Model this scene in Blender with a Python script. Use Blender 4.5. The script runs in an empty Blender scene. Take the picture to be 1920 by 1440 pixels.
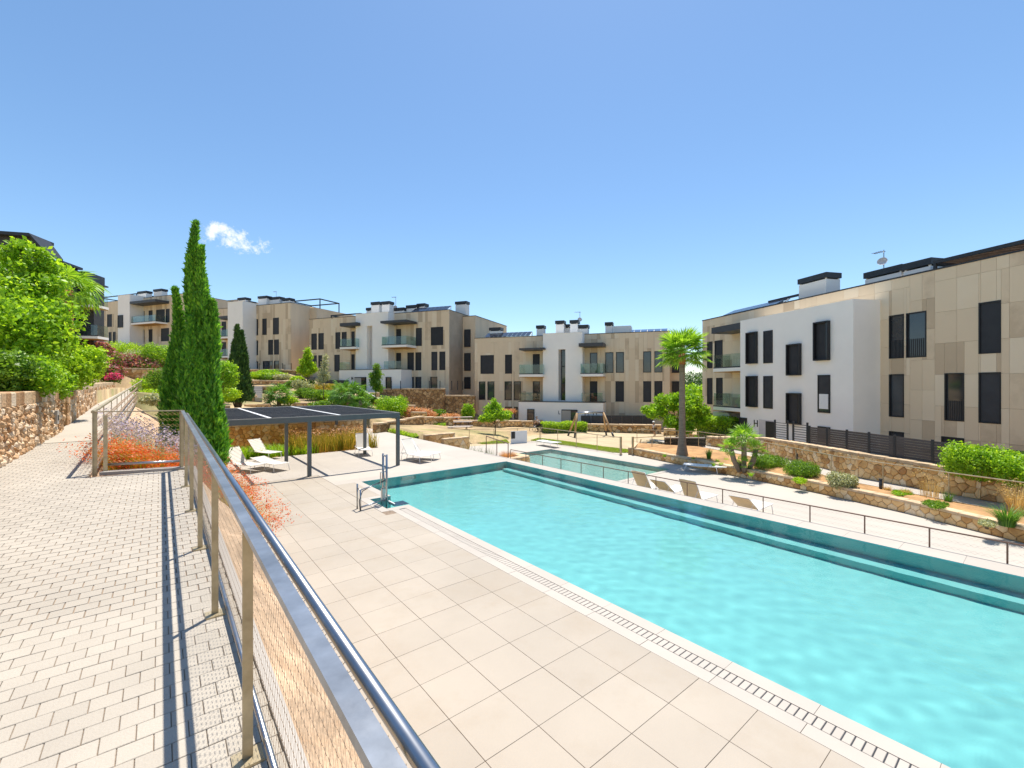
import bpy, bmesh, math, random
import numpy as np
from mathutils import Vector, Matrix, noise
random.seed(11); RNG = np.random.default_rng(11)
S = bpy.context.scene; COL = S.collection
R = math.radians
# ------------------------------------------------------------------ camera
E, F, YAW = 3.7, 820.0, R(38.8)          # eye height over the pool deck, focal length in pixels of the 1920 px frame
FW = (math.sin(YAW), math.cos(YAW)); RT = (math.cos(YAW), -math.sin(YAW))
cam = bpy.data.objects.new('camera', bpy.data.cameras.new('camera')); COL.objects.link(cam)
cam.location = (0, 0, E); cam.rotation_euler = (R(90), 0, -YAW)
cam.data.sensor_width = 36; cam.data.lens = F/1920*36; cam.data.clip_start = .05; cam.data.clip_end = 6000
S.camera = cam
# ------------------------------------------------------------------ sky, sun, exposure
SUN = Vector((.262, .187, 1.0)).normalized()
elev = math.asin(SUN.z); azim = math.atan2(SUN.x, SUN.y)
W = bpy.data.worlds.new('World'); S.world = W; W.use_nodes = True
wn = W.node_tree; wn.nodes.clear()
def wnode(t, **k):
    n = wn.nodes.new(t)
    for a, b in k.items(): setattr(n, a, b)
    return n
sky = wnode('ShaderNodeTexSky', sky_type='NISHITA', sun_disc=False, sun_elevation=elev, sun_rotation=azim,
            altitude=100, air_density=1.0, dust_density=.35, ozone_density=3.8)
bg = wnode('ShaderNodeBackground'); bg.inputs[1].default_value = .085
wo = wnode('ShaderNodeOutputWorld')
# one small cumulus low in the sky: a noise-edged ellipse around its direction
cd = Vector((FW[0]+RT[0]*(440-960)/F, FW[1]+RT[1]*(440-960)/F, (720-448)/F)).normalized()
e1 = cd.cross(Vector((0, 0, 1))).normalized(); e2 = e1.cross(cd).normalized()
tc = wnode('ShaderNodeTexCoord')
def wdot(v, s):
    n = wnode('ShaderNodeVectorMath', operation='DOT_PRODUCT'); wn.links.new(tc.outputs['Generated'], n.inputs[0]); n.inputs[1].default_value = v
    m = wnode('ShaderNodeMath', operation='MULTIPLY'); wn.links.new(n.outputs['Value'], m.inputs[0]); m.inputs[1].default_value = s
    p = wnode('ShaderNodeMath', operation='POWER'); a = wnode('ShaderNodeMath', operation='ABSOLUTE')
    wn.links.new(m.outputs[0], a.inputs[0]); wn.links.new(a.outputs[0], p.inputs[0]); p.inputs[1].default_value = 2
    return p.outputs[0], n.outputs['Value']
a1, _ = wdot(e1, 1/.050); a2, _ = wdot(e2, 1/.023)
ad = wnode('ShaderNodeMath', operation='ADD'); wn.links.new(a1, ad.inputs[0]); wn.links.new(a2, ad.inputs[1])
nz = wnode('ShaderNodeTexNoise'); nz.inputs['Scale'].default_value = 26; nz.inputs['Detail'].default_value = 7; nz.inputs['Roughness'].default_value = .68
wn.links.new(tc.outputs['Generated'], nz.inputs['Vector'])
mm = wnode('ShaderNodeMath', operation='MULTIPLY_ADD'); wn.links.new(nz.outputs['Fac'], mm.inputs[0]); mm.inputs[1].default_value = -6.5; mm.inputs[2].default_value = 3.35
sm = wnode('ShaderNodeMath', operation='SUBTRACT'); wn.links.new(mm.outputs[0], sm.inputs[1]); sm.inputs[0].default_value = 1.0
s2 = wnode('ShaderNodeMath', operation='SUBTRACT'); wn.links.new(sm.outputs[0], s2.inputs[0]); wn.links.new(ad.outputs[0], s2.inputs[1])
_, fdot = wdot(cd, 1)
gt = wnode('ShaderNodeMath', operation='GREATER_THAN'); wn.links.new(fdot, gt.inputs[0]); gt.inputs[1].default_value = .9
ml = wnode('ShaderNodeMath', operation='MULTIPLY', use_clamp=True); wn.links.new(s2.outputs[0], ml.inputs[0]); wn.links.new(gt.outputs[0], ml.inputs[1])
hs = wnode('ShaderNodeHueSaturation'); hs.inputs['Hue'].default_value = .495; hs.inputs['Saturation'].default_value = 1.06; hs.inputs['Value'].default_value = 1.0
mx = wnode('ShaderNodeMixRGB'); mx.inputs[2].default_value = (6.2, 6.4, 6.7, 1)
wn.links.new(sky.outputs[0], hs.inputs['Color']); wn.links.new(hs.outputs[0], mx.inputs[1]); wn.links.new(ml.outputs[0], mx.inputs[0])
wn.links.new(mx.outputs[0], bg.inputs[0]); wn.links.new(bg.outputs[0], wo.inputs[0])
sl = bpy.data.lights.new('sun', 'SUN'); sl.energy = 3.3; sl.angle = R(.53); sl.cycles.is_caustics_light = True; sl.color = (1.0, .935, .84)
so = bpy.data.objects.new('sun', sl); COL.objects.link(so); so.location = (0, 0, 60)
so.rotation_euler = SUN.to_track_quat('Z', 'Y').to_euler()
S.view_settings.view_transform = 'Standard'; S.view_settings.look = 'None'; S.view_settings.exposure = 1.1; S.view_settings.gamma = 1
S.cycles.use_denoising = True; S.cycles.max_bounces = 8; S.cycles.transparent_max_bounces = 12; S.cycles.diffuse_bounces = 4
S.cycles.caustics_reflective = False; S.cycles.caustics_refractive = True
# ------------------------------------------------------------------ pixel -> place helpers
def CW(r, z): return (FW[0]*z+RT[0]*r, FW[1]*z+RT[1]*r)
def D(px, py, z):                                   # a pixel at a known distance
    x, y = CW((px-960)/F*z, z); return Vector((x, y, E-(py-720)/F*z))
def G(px, py, lv):                                  # a pixel on a level surface
    z = F*(E-lv)/(py-720); return D(px, py, z)
def XY(px, z): x, y = CW((px-960)/F*z, z); return x, y
def LV(py, z): return E-(py-720)/F*z
def dist(p): return math.hypot(p[0], p[1])
# ------------------------------------------------------------------ mesh helpers
WM = {}
def link(o, parent=None, world=True):
    COL.objects.link(o)
    if parent is not None:
        o.parent = parent
        if world: o.matrix_parent_inverse = WM.get(parent.name, Matrix()).inverted()
    return o
def tag(o, label=None, cat=None, group=None, kind=None):
    if label: o['label'] = label
    if cat: o['category'] = cat
    if group: o['group'] = group
    if kind: o['kind'] = kind
    return o
def thing(name, label, cat, loc=(0, 0, 0), rz=0, group=None):
    o = bpy.data.objects.new(name, None); COL.objects.link(o); o.empty_display_size = .2
    o.location = loc; o.rotation_euler = (0, 0, rz)
    WM[o.name] = Matrix.Translation(Vector(loc)) @ Matrix.Rotation(rz, 4, 'Z')
    return tag(o, label, cat, group)
def move(o, loc, rz=0):
    o.location = loc; o.rotation_euler = (0, 0, rz)
def copy_tree(o, parent=None):
    c = o.copy(); COL.objects.link(c); c.parent = parent
    for ch in list(o.children): copy_tree(ch, c)
    return c
class MB:
    def __init__(s): s.v = []; s.f = []
    def add(s, vs, fs):
        n = len(s.v); s.v += [tuple(v) for v in vs]; s.f += [tuple(i+n for i in f) for f in fs]; return s
    def box(s, x0, x1, y0, y1, z0, z1):
        return s.add([(x0,y0,z0),(x1,y0,z0),(x1,y1,z0),(x0,y1,z0),(x0,y0,z1),(x1,y0,z1),(x1,y1,z1),(x0,y1,z1)],
                     [(0,3,2,1),(4,5,6,7),(0,1,5,4),(1,2,6,5),(2,3,7,6),(3,0,4,7)])
    def bar(s, p, q, w, h, up=(0, 0, 1)):              # rectangular bar from p to q, w across, h along up
        p, q = Vector(p), Vector(q); d = (q-p).normalized(); u = Vector(up)
        a = d.cross(u)
        if a.length < 1e-4: a = d.cross(Vector((1, 0, 0)))
        a.normalize(); b = a.cross(d).normalized(); a *= w/2; b *= h/2
        vs = [p-a-b, p+a-b, p+a+b, p-a+b, q-a-b, q+a-b, q+a+b, q-a+b]
        return s.add(vs, [(0,1,2,3),(4,7,6,5),(0,4,5,1),(1,5,6,2),(2,6,7,3),(3,7,4,0)])
    def tube(s, pts, r, n=6, r2=None, cap=True):
        pts = [Vector(p) for p in pts]; m = len(pts); base = len(s.v); prev = None
        for i, p in enumerate(pts):
            d = (pts[min(i+1, m-1)]-pts[max(i-1, 0)]).normalized()
            if prev is None:
                a = d.cross(Vector((0, 0, 1)))
                if a.length < .05: a = d.cross(Vector((1, 0, 0)))
            else: a = prev-d*prev.dot(d)
            a.normalize(); prev = a; b = d.cross(a)
            rr = r if r2 is None else r+(r2-r)*i/(m-1)
            if isinstance(r, (list, tuple)): rr = r[i]
            for k in range(n):
                t = 2*math.pi*k/n; s.v.append(tuple(p+a*math.cos(t)*rr+b*math.sin(t)*rr))
        for i in range(m-1):
            for k in range(n):
                k2 = (k+1) % n
                s.f.append((base+i*n+k, base+i*n+k2, base+(i+1)*n+k2, base+(i+1)*n+k))
        if cap:
            s.f.append(tuple(base+k for k in reversed(range(n)))); s.f.append(tuple(base+(m-1)*n+k for k in range(n)))
        return s
    def prism(s, poly, z0, z1):
        n = len(poly); vs = [(x, y, z0) for x, y in poly]+[(x, y, z1) for x, y in poly]
        return s.add(vs, [tuple(reversed(range(n))), tuple(range(n, 2*n))]+[(i, (i+1) % n, (i+1) % n+n, i+n) for i in range(n)])
    def build(s, name, m, parent=None, world=True, smooth=False, bevel=0):
        me = bpy.data.meshes.new(name); me.from_pydata(s.v, [], s.f); me.update()
        if m: me.materials.append(m)
        if bevel:
            bm = bmesh.new(); bm.from_mesh(me)
            bmesh.ops.bevel(bm, geom=list(bm.edges), offset=bevel, segments=1, affect='EDGES'); bm.to_mesh(me); bm.free()
        if smooth:
            me.polygons.foreach_set('use_smooth', [True]*len(me.polygons))
        o = bpy.data.objects.new(name, me); return link(o, parent, world)
def npmesh(name, V, FQ, m, parent=None, world=True):      # V (n,3), FQ (k,4) or (k,3)
    me = bpy.data.meshes.new(name); V = np.ascontiguousarray(V, dtype=np.float32); FQ = np.ascontiguousarray(FQ, dtype=np.int32)
    k, c = FQ.shape
    me.vertices.add(len(V)); me.vertices.foreach_set('co', V.ravel())
    me.loops.add(k*c); me.loops.foreach_set('vertex_index', FQ.ravel())
    me.polygons.add(k); me.polygons.foreach_set('loop_start', np.arange(0, k*c, c, dtype=np.int32))
    me.update(calc_edges=True); me.validate()
    if m: me.materials.append(m)
    return link(bpy.data.objects.new(name, me), parent, world)
BOXC = {}
def slab(name, m, c, size, parent, rz=0, rx=0, bevel=.004):     # a chamfered block; equal sizes share one mesh
    key = (m.name,)+tuple(round(v, 3) for v in size)+(bevel,)
    if key not in BOXC:
        x, y, z = [v/2 for v in size]
        mb = MB()
        if bevel:
            b = bevel
            mb.add([(-x,-y,-z),(x,-y,-z),(x,y,-z),(-x,y,-z),(-x,-y,z-b),(x,-y,z-b),(x,y,z-b),(-x,y,z-b),
                    (-x+b,-y+b,z),(x-b,-y+b,z),(x-b,y-b,z),(-x+b,y-b,z)],
                   [(0,3,2,1),(0,1,5,4),(1,2,6,5),(2,3,7,6),(3,0,4,7),(4,5,9,8),(5,6,10,9),(6,7,11,10),(7,4,8,11),(8,9,10,11)])
        else: mb.box(-x, x, -y, y, -z, z)
        me = bpy.data.meshes.new(name); me.from_pydata(mb.v, [], mb.f); me.materials.append(m); BOXC[key] = me
    o = bpy.data.objects.new(name, BOXC[key]); o.location = c; o.rotation_euler = (rx, 0, rz)
    return link(o, parent)
# ------------------------------------------------------------------ materials
MATS = {}
def nt(name):
    m = bpy.data.materials.new(name); m.use_nodes = True; t = m.node_tree; t.nodes.clear()
    o = t.nodes.new('ShaderNodeOutputMaterial'); MATS[name] = m
    return m, t, o
def N(t, ty, **k):
    n = t.nodes.new(ty)
    for a, b in k.items(): setattr(n, a, b)
    return n
def L(t, a, b): t.links.new(a, b)
def ramp(t, stops):
    r = N(t, 'ShaderNodeValToRGB'); el = r.color_ramp.elements
    while len(el) < len(stops): el.new(.5)
    for e, (p, c) in zip(el, stops): e.position = p; e.color = (*c, 1)
    return r
def hexc(r, g, b):                                   # sRGB 0-255 -> linear
    f = lambda c: (c/255/12.92 if c/255 <= .04045 else ((c/255+.055)/1.055)**2.4)
    return (f(r), f(g), f(b))
def mat(name, col, rough=.6, var=.10, scale=1.2, bump=0, bscale=40, metal=0, orand=0, irand=0, fine=0, fscale=60, spec=.4, stain=0, stcol=(.3, .2, .1), stscale=.8, stretch=None):
    m, t, o = nt(name); p = N(t, 'ShaderNodeBsdfPrincipled'); L(t, p.outputs[0], o.inputs[0])
    p.inputs['Roughness'].default_value = rough; p.inputs['Metallic'].default_value = metal
    p.inputs['Specular IOR Level'].default_value = spec
    g = N(t, 'ShaderNodeNewGeometry'); vec = g.outputs['Position']
    if stretch:
        mp = N(t, 'ShaderNodeMapping'); mp.inputs['Scale'].default_value = stretch; L(t, vec, mp.inputs[0]); vec = mp.outputs[0]
    n = N(t, 'ShaderNodeTexNoise'); n.inputs['Scale'].default_value = scale; n.inputs['Detail'].default_value = 6; n.inputs['Roughness'].default_value = .6
    L(t, vec, n.inputs['Vector'])
    lo = tuple(c*(1-var) for c in col); hi = tuple(min(1, c*(1+var)) for c in col)
    r = ramp(t, [(.32, lo), (.68, hi)]); L(t, n.outputs['Fac'], r.inputs[0]); c = r.outputs[0]
    def mul(c, val, amt):                            # multiply colour by 1-amt .. 1+amt following val in 0..1
        ma = N(t, 'ShaderNodeMapRange'); ma.inputs['To Min'].default_value = 1-amt; ma.inputs['To Max'].default_value = 1+amt; L(t, val, ma.inputs[0])
        mu = N(t, 'ShaderNodeVectorMath', operation='SCALE'); L(t, c, mu.inputs[0]); L(t, ma.outputs[0], mu.inputs['Scale']); return mu.outputs[0]
    if orand:
        oi = N(t, 'ShaderNodeObjectInfo'); c = mul(c, oi.outputs['Random'], orand)
    if irand: c = mul(c, g.outputs['Random Per Island'], irand)
    if fine:
        n2 = N(t, 'ShaderNodeTexNoise'); n2.inputs['Scale'].default_value = fscale; n2.inputs['Detail'].default_value = 4; L(t, g.outputs['Position'], n2.inputs['Vector']); c = mul(c, n2.outputs['Fac'], fine)
    if stain:
        n3 = N(t, 'ShaderNodeTexNoise'); n3.inputs['Scale'].default_value = stscale; n3.inputs['Detail'].default_value = 8; n3.inputs['Roughness'].default_value = .7
        L(t, g.outputs['Position'], n3.inputs['Vector'])
        r3 = ramp(t, [(.50, (0, 0, 0)), (.72, (stain, stain, stain))]); L(t, n3.outputs['Fac'], r3.inputs[0])
        mxs = N(t, 'ShaderNodeMixRGB'); L(t, r3.outputs[0], mxs.inputs[0]); L(t, c, mxs.inputs[1]); mxs.inputs[2].default_value = (*stcol, 1); c = mxs.outputs[0]
    L(t, c, p.inputs['Base Color'])
    if bump:
        nb = N(t, 'ShaderNodeTexNoise'); nb.inputs['Scale'].default_value = bscale; nb.inputs['Detail'].default_value = 5; L(t, g.outputs['Position'], nb.inputs['Vector'])
        b = N(t, 'ShaderNodeBump'); b.inputs['Strength'].default_value = bump; b.inputs['Distance'].default_value = .02; L(t, nb.outputs['Fac'], b.inputs['Height']); L(t, b.outputs[0], p.inputs['Normal'])
    return m
def ramp_mat(name, stops, rough=.85, bump=.5, bscale=25, scale=3):      # each piece takes a colour of its own from the ramp
    m, t, o = nt(name); p = N(t, 'ShaderNodeBsdfPrincipled'); L(t, p.outputs[0], o.inputs[0]); p.inputs['Roughness'].default_value = rough
    p.inputs['Specular IOR Level'].default_value = .25
    g = N(t, 'ShaderNodeNewGeometry'); oi = N(t, 'ShaderNodeObjectInfo')
    a = N(t, 'ShaderNodeMath', operation='ADD'); L(t, g.outputs['Random Per Island'], a.inputs[0]); L(t, oi.outputs['Random'], a.inputs[1])
    fr = N(t, 'ShaderNodeMath', operation='FRACT'); L(t, a.outputs[0], fr.inputs[0])
    n = N(t, 'ShaderNodeTexNoise'); n.inputs['Scale'].default_value = scale; n.inputs['Detail'].default_value = 7; n.inputs['Roughness'].default_value = .65; L(t, g.outputs['Position'], n.inputs['Vector'])
    ma = N(t, 'ShaderNodeMath', operation='MULTIPLY_ADD'); L(t, n.outputs['Fac'], ma.inputs[0]); ma.inputs[1].default_value = .7; ma.inputs[2].default_value = -.35
    ad = N(t, 'ShaderNodeMath', operation='ADD', use_clamp=True); L(t, fr.outputs[0], ad.inputs[0]); L(t, ma.outputs[0], ad.inputs[1])
    r = ramp(t, stops); L(t, ad.outputs[0], r.inputs[0]); L(t, r.outputs[0], p.inputs['Base Color'])
    nb = N(t, 'ShaderNodeTexNoise'); nb.inputs['Scale'].default_value = bscale; nb.inputs['Detail'].default_value = 6; L(t, g.outputs['Position'], nb.inputs['Vector'])
    b = N(t, 'ShaderNodeBump'); b.inputs['Strength'].default_value = bump; b.inputs['Distance'].default_value = .03; L(t, nb.outputs['Fac'], b.inputs['Height']); L(t, b.outputs[0], p.inputs['Normal'])
    return m
def rubble_mat(name, cell, stops, mortar):          # far stone walls whose pieces cannot be told apart
    m, t, o = nt(name); p = N(t, 'ShaderNodeBsdfPrincipled'); L(t, p.outputs[0], o.inputs[0]); p.inputs['Roughness'].default_value = .9
    g = N(t, 'ShaderNodeNewGeometry')
    v = N(t, 'ShaderNodeTexVoronoi', feature='F1'); v.inputs['Scale'].default_value = 1/cell; L(t, g.outputs['Position'], v.inputs['Vector'])
    e = N(t, 'ShaderNodeTexVoronoi', feature='DISTANCE_TO_EDGE'); e.inputs['Scale'].default_value = 1/cell; L(t, g.outputs['Position'], e.inputs['Vector'])
    sp = N(t, 'ShaderNodeSeparateColor'); L(t, v.outputs['Color'], sp.inputs[0])
    r = ramp(t, stops); L(t, sp.outputs[0], r.inputs[0])
    re = ramp(t, [(.0, (0, 0, 0)), (.09, (1, 1, 1))]); L(t, e.outputs['Distance'], re.inputs[0])
    mx = N(t, 'ShaderNodeMixRGB'); L(t, re.outputs[0], mx.inputs[0]); mx.inputs[1].default_value = (*mortar, 1); L(t, r.outputs[0], mx.inputs[2])
    L(t, mx.outputs[0], p.inputs['Base Color'])
    b = N(t, 'ShaderNodeBump'); b.inputs['Strength'].default_value = .8; b.inputs['Distance'].default_value = .05; L(t, re.outputs[0], b.inputs['Height']); L(t, b.outputs[0], p.inputs['Normal'])
    return m
def leaf_mat(name, c1, c2, c3=None, trans=.45, rough=.45, spec=.35):
    m, t, o = nt(name); g = N(t, 'ShaderNodeNewGeometry')
    n = N(t, 'ShaderNodeTexNoise'); n.inputs['Scale'].default_value = 2.2; L(t, g.outputs['Position'], n.inputs['Vector'])
    ma = N(t, 'ShaderNodeMath', operation='MULTIPLY_ADD'); L(t, n.outputs['Fac'], ma.inputs[0]); ma.inputs[1].default_value = .8; ma.inputs[2].default_value = -.4
    ad = N(t, 'ShaderNodeMath', operation='ADD', use_clamp=True); L(t, g.outputs['Random Per Island'], ad.inputs[0]); L(t, ma.outputs[0], ad.inputs[1])
    r = ramp(t, [(0, c1), (.6, c2), (1, c3 or c2)]); L(t, ad.outputs[0], r.inputs[0])
    p = N(t, 'ShaderNodeBsdfPrincipled'); p.inputs['Roughness'].default_value = rough; p.inputs['Specular IOR Level'].default_value = spec; L(t, r.outputs[0], p.inputs['Base Color'])
    tr = N(t, 'ShaderNodeBsdfTranslucent'); sc_ = N(t, 'ShaderNodeVectorMath', operation='MULTIPLY'); L(t, r.outputs[0], sc_.inputs[0]); sc_.inputs[1].default_value = (1.5, 1.35, .7); L(t, sc_.outputs[0], tr.inputs[0])
    mx = N(t, 'ShaderNodeMixShader'); mx.inputs[0].default_value = trans; L(t, p.outputs[0], mx.inputs[1]); L(t, tr.outputs[0], mx.inputs[2]); L(t, mx.outputs[0], o.inputs[0])
    return m
def water_mat(name, tint, ior=1.33):
    m, t, o = nt(name); rf = N(t, 'ShaderNodeBsdfRefraction'); rf.inputs['Color'].default_value = (*tint, 1); rf.inputs['IOR'].default_value = ior; rf.inputs['Roughness'].default_value = 0
    gl = N(t, 'ShaderNodeBsdfGlossy'); gl.inputs['Roughness'].default_value = .04; g = N(t, 'ShaderNodeNewGeometry')
    nn = N(t, 'ShaderNodeTexNoise'); nn.inputs['Scale'].default_value = 7; nn.inputs['Detail'].default_value = 3; L(t, g.outputs['Position'], nn.inputs['Vector'])
    b = N(t, 'ShaderNodeBump'); b.inputs['Strength'].default_value = .15; b.inputs['Distance'].default_value = .04; L(t, nn.outputs['Fac'], b.inputs['Height']); L(t, b.outputs[0], gl.inputs['Normal'])
    fr = N(t, 'ShaderNodeFresnel'); fr.inputs[0].default_value = 1.25
    mx = N(t, 'ShaderNodeMixShader'); L(t, fr.outputs[0], mx.inputs[0]); L(t, rf.outputs[0], mx.inputs[1]); L(t, gl.outputs[0], mx.inputs[2]); L(t, mx.outputs[0], o.inputs[0])
    return m
def clear_mat(name, tint, gloss=(1, 1, 1), ior=1.45, rough=.02, bump=None):
    m, t, o = nt(name); tb = N(t, 'ShaderNodeBsdfTransparent'); tb.inputs[0].default_value = (*tint, 1)
    gl = N(t, 'ShaderNodeBsdfGlossy'); gl.inputs['Roughness'].default_value = rough; gl.inputs[0].default_value = (*gloss, 1)
    lw = N(t, 'ShaderNodeLayerWeight'); lw.inputs[0].default_value = .5
    pw_ = N(t, 'ShaderNodeMath', operation='POWER'); L(t, lw.outputs['Facing'], pw_.inputs[0]); pw_.inputs[1].default_value = 4
    fr = N(t, 'ShaderNodeMath', operation='MULTIPLY_ADD'); L(t, pw_.outputs[0], fr.inputs[0]); fr.inputs[1].default_value = .7; fr.inputs[2].default_value = .04
    if bump:
        g = N(t, 'ShaderNodeNewGeometry'); last = None
        for scale, strg, dist_, st in bump:
            mp = N(t, 'ShaderNodeMapping'); mp.inputs['Scale'].default_value = st[:3]; mp.inputs['Rotation'].default_value = (0, 0, st[3]); L(t, g.outputs['Position'], mp.inputs[0])
            nn = N(t, 'ShaderNodeTexNoise'); nn.inputs['Scale'].default_value = scale; nn.inputs['Detail'].default_value = 3; nn.inputs['Distortion'].default_value = .6; L(t, mp.outputs[0], nn.inputs['Vector'])
            b = N(t, 'ShaderNodeBump'); b.inputs['Strength'].default_value = strg; b.inputs['Distance'].default_value = dist_; L(t, nn.outputs['Fac'], b.inputs['Height'])
            if last: L(t, last.outputs[0], b.inputs['Normal'])
            last = b
        L(t, last.outputs[0], gl.inputs['Normal']); L(t, last.outputs[0], lw.inputs['Normal'])
    mx = N(t, 'ShaderNodeMixShader'); L(t, fr.outputs[0], mx.inputs[0]); L(t, tb.outputs[0], mx.inputs[1]); L(t, gl.outputs[0], mx.inputs[2]); L(t, mx.outputs[0], o.inputs[0])
    return m
STONES = [(0, (.42, .22, .085)), (.25, (.64, .39, .155)), (.6, (.77, .50, .225)), (.85, (.80, .58, .31)), (1, (.82, .67, .46))]
m_stone = ramp_mat('stone', STONES)
m_stoneL = ramp_mat('stone_pale', [(0, (.34, .18, .08)), (.35, (.54, .33, .17)), (.7, (.64, .45, .27)), (1, (.72, .58, .42))], bump=.8)
m_mortar = mat('mortar', (.42, .27, .13), .95, .25, 4, .5, 60)
m_cap = mat('cap_stone', (.58, .43, .27), .9, .25, 3, .6, 30, orand=.18)
m_rubble = rubble_mat('rubble_far', .34, STONES, (.20, .12, .06))
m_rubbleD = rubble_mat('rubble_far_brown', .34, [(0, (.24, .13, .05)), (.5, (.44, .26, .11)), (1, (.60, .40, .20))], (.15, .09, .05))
m_paver = mat('paver', (.41, .366, .302), .85, .07, .9, .25, 90, orand=.05, irand=.05, fine=.06, fscale=130, stain=.25, stcol=(.33, .29, .245), stscale=.6)
m_joint = mat('paver_joint', (.29, .215, .155), .95, .3, 8)
m_tile = mat('deck_tile', (.372, .325, .265), .75, .06, .5, .12, 120, orand=.04, fine=.04, fscale=90, stain=.5, stcol=(.32, .26, .19), stscale=.7)
m_tjoint = mat('tile_joint', (.24, .18, .13), .95, .3, 8)
m_conc = mat('pale_concrete', (.44, .398, .345), .85, .06, .35, .12, 90, orand=.02, fine=.04, stain=.25, stcol=(.40, .37, .33), stscale=.4)
m_coping = mat('coping_tile', (.425, .385, .335), .7, .05, .8, .1, 100, orand=.03, fine=.03)
m_white = mat('white_render', (.92, .88, .815), .85, .035, .5, .1, 60, stain=.12, stcol=(.76, .74, .70), stscale=.3)
m_whitep = mat('white_paint', (.80, .80, .79), .4, .03, 2)
m_dark = mat('dark_metal', (.028, .03, .034), .45, .2, 3)
m_darkgrey = mat('charcoal_paint', (.055, .057, .06), .5, .12, 2, orand=.08)
m_pgrey = mat('pergola_grey', (.105, .12, .125), .45, .08, 2)
m_slat = mat('pergola_slat', (.13, .12, .11), .55, .15, 3, orand=.2)
m_steel = mat('stainless', (.42, .43, .44), .28, .12, 6, metal=1, fine=.1, fscale=30)
m_rail = mat('flat_rail', (.30, .32, .345), .38, .22, 5, metal=.85, fine=.25, fscale=22, stain=.35, stcol=(.5, .5, .5), stscale=6)
m_post = mat('post_steel', (.50, .41, .26), .42, .18, 5, metal=.55, fine=.15, fscale=25, stain=.4, stcol=(.30, .21, .10), stscale=7)
m_wire = mat('wire', (.30, .215, .15), .5, .2, 8, metal=.6)
m_wood = mat('timber', (.42, .27, .14), .75, .25, 6, .3, 50, stretch=(1, 1, .2), orand=.1)
m_woodg = mat('grey_timber', (.40, .34, .29), .8, .2, 6, .3, 50, orand=.12)
m_tan = ramp_mat('cladding_panel', [(0, (.55, .425, .285)), (.15, (.59, .455, .305)), (.25, (.73, .58, .40)), (.75, (.77, .62, .43)), (1, (.80, .67, .49))], .8, .1, 30, .35)
m_tanbase = mat('cladding_gap', (.45, .36, .26), .9, .1, 1)
m_tanwall = mat('tan_render', (.75, .595, .41), .85, .10, .7, .1, 40, stretch=(1, 1, .25))
m_frame = mat('window_frame', (.02, .021, .024), .4, .1, 3)
m_blind = mat('dark_blind', (.030, .031, .035), .6, .15, 2, orand=.35)
m_pane = mat('window_pane', (.035, .042, .05), .06, .3, .8, spec=.9, orand=.4)
m_basin = mat('pool_tile', (.245, .62, .61), .5, .05, .7)
m_basin2 = mat('child_pool_tile', (.28, .40, .365), .5, .05, .7)
m_water = water_mat('pool_water', (.88, .99, .992))
m_glass = clear_mat('balcony_glass', (.80, .88, .86), ior=1.5, rough=.01)
m_sand = mat('sand', (.46, .37, .235), .95, .12, .6, .4, 60, fine=.1)
m_soil = mat('soil', (.42, .24, .105), .95, .3, 1.5, .8, 18, fine=.25, fscale=40)
m_bank = mat('earth_bank', (.56, .39, .25), .95, .28, 2.2, 1.0, 14, fine=.3, fscale=26, stain=.6, stcol=(.36, .20, .09), stscale=2.5)
m_ground = mat('garden_ground', (.40, .29, .16), .95, .4, .35, .6, 12, fine=.3, fscale=6, stain=.8, stcol=(.13, .19, .035), stscale=.16)
m_grass = leaf_mat('lawn_blade', (0.155, 0.248, 0.019), (0.295, 0.419, 0.031), (0.419, 0.512, 0.062), .35)
m_bark = mat('bark', (.16, .11, .07), .95, .3, 6, .8, 30)
m_palmbark = mat('palm_bark', (.27, .205, .15), .95, .25, 5, .9, 40, stretch=(.6, .6, 5))
m_palmskirt = mat('palm_skirt', (.36, .15, .05), .95, .3, 8, .8, 30)
m_leafA = leaf_mat('leaf_bright', (0.133, 0.267, 0.013), (0.267, 0.499, 0.022), (0.482, 0.713, 0.053))
m_leafB = leaf_mat('leaf_mid', (0.078, 0.171, 0.016), (0.147, 0.295, 0.028), (0.264, 0.434, 0.046))
m_leafY = leaf_mat('leaf_yellow_green', (0.197, 0.339, 0.014), (0.375, 0.589, 0.022), (0.570, 0.766, 0.053))
m_cyp = leaf_mat('cypress_leaf', (0.070, 0.216, 0.024), (0.156, 0.410, 0.036), (0.333, 0.665, 0.054), .3)
m_cypD = leaf_mat('cypress_dark', (0.028, 0.078, 0.021), (0.052, 0.130, 0.031), (0.106, 0.214, 0.048), .22)
m_palm = leaf_mat('palm_leaf', (0.109, 0.248, 0.016), (0.232, 0.449, 0.031), (0.419, 0.651, 0.078), .4)
m_palmD = leaf_mat('palm_leaf_dark', (0.054, 0.155, 0.019), (0.109, 0.264, 0.031), (0.202, 0.388, 0.054), .35)
m_grey = leaf_mat('grey_leaf', (0.248, 0.279, 0.139), (0.419, 0.449, 0.248), (0.620, 0.620, 0.403), .3)
m_reed = leaf_mat('reed', (0.155, 0.202, 0.019), (0.372, 0.310, 0.046), (0.651, 0.449, 0.093), .4)
m_red = leaf_mat('red_flower', (.55, .06, .02), (.72, .15, .03), (.75, .26, .06), .35)
m_redstem = leaf_mat('red_plant_stem', (0.155, 0.232, 0.019), (0.341, 0.326, 0.031), (0.651, 0.310, 0.046), .35)
m_pink = leaf_mat('pink_flower', (.26, .07, .08), (.40, .13, .14), (.55, .30, .27), .35)
m_mag = leaf_mat('magenta_flower', (0.550, 0.022, 0.154), (0.770, 0.066, 0.264), (0.825, 0.220, 0.385), .35)
m_lav = leaf_mat('lavender_flower', (0.330, 0.264, 0.396), (0.495, 0.418, 0.572), (0.605, 0.550, 0.660), .3)
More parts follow.
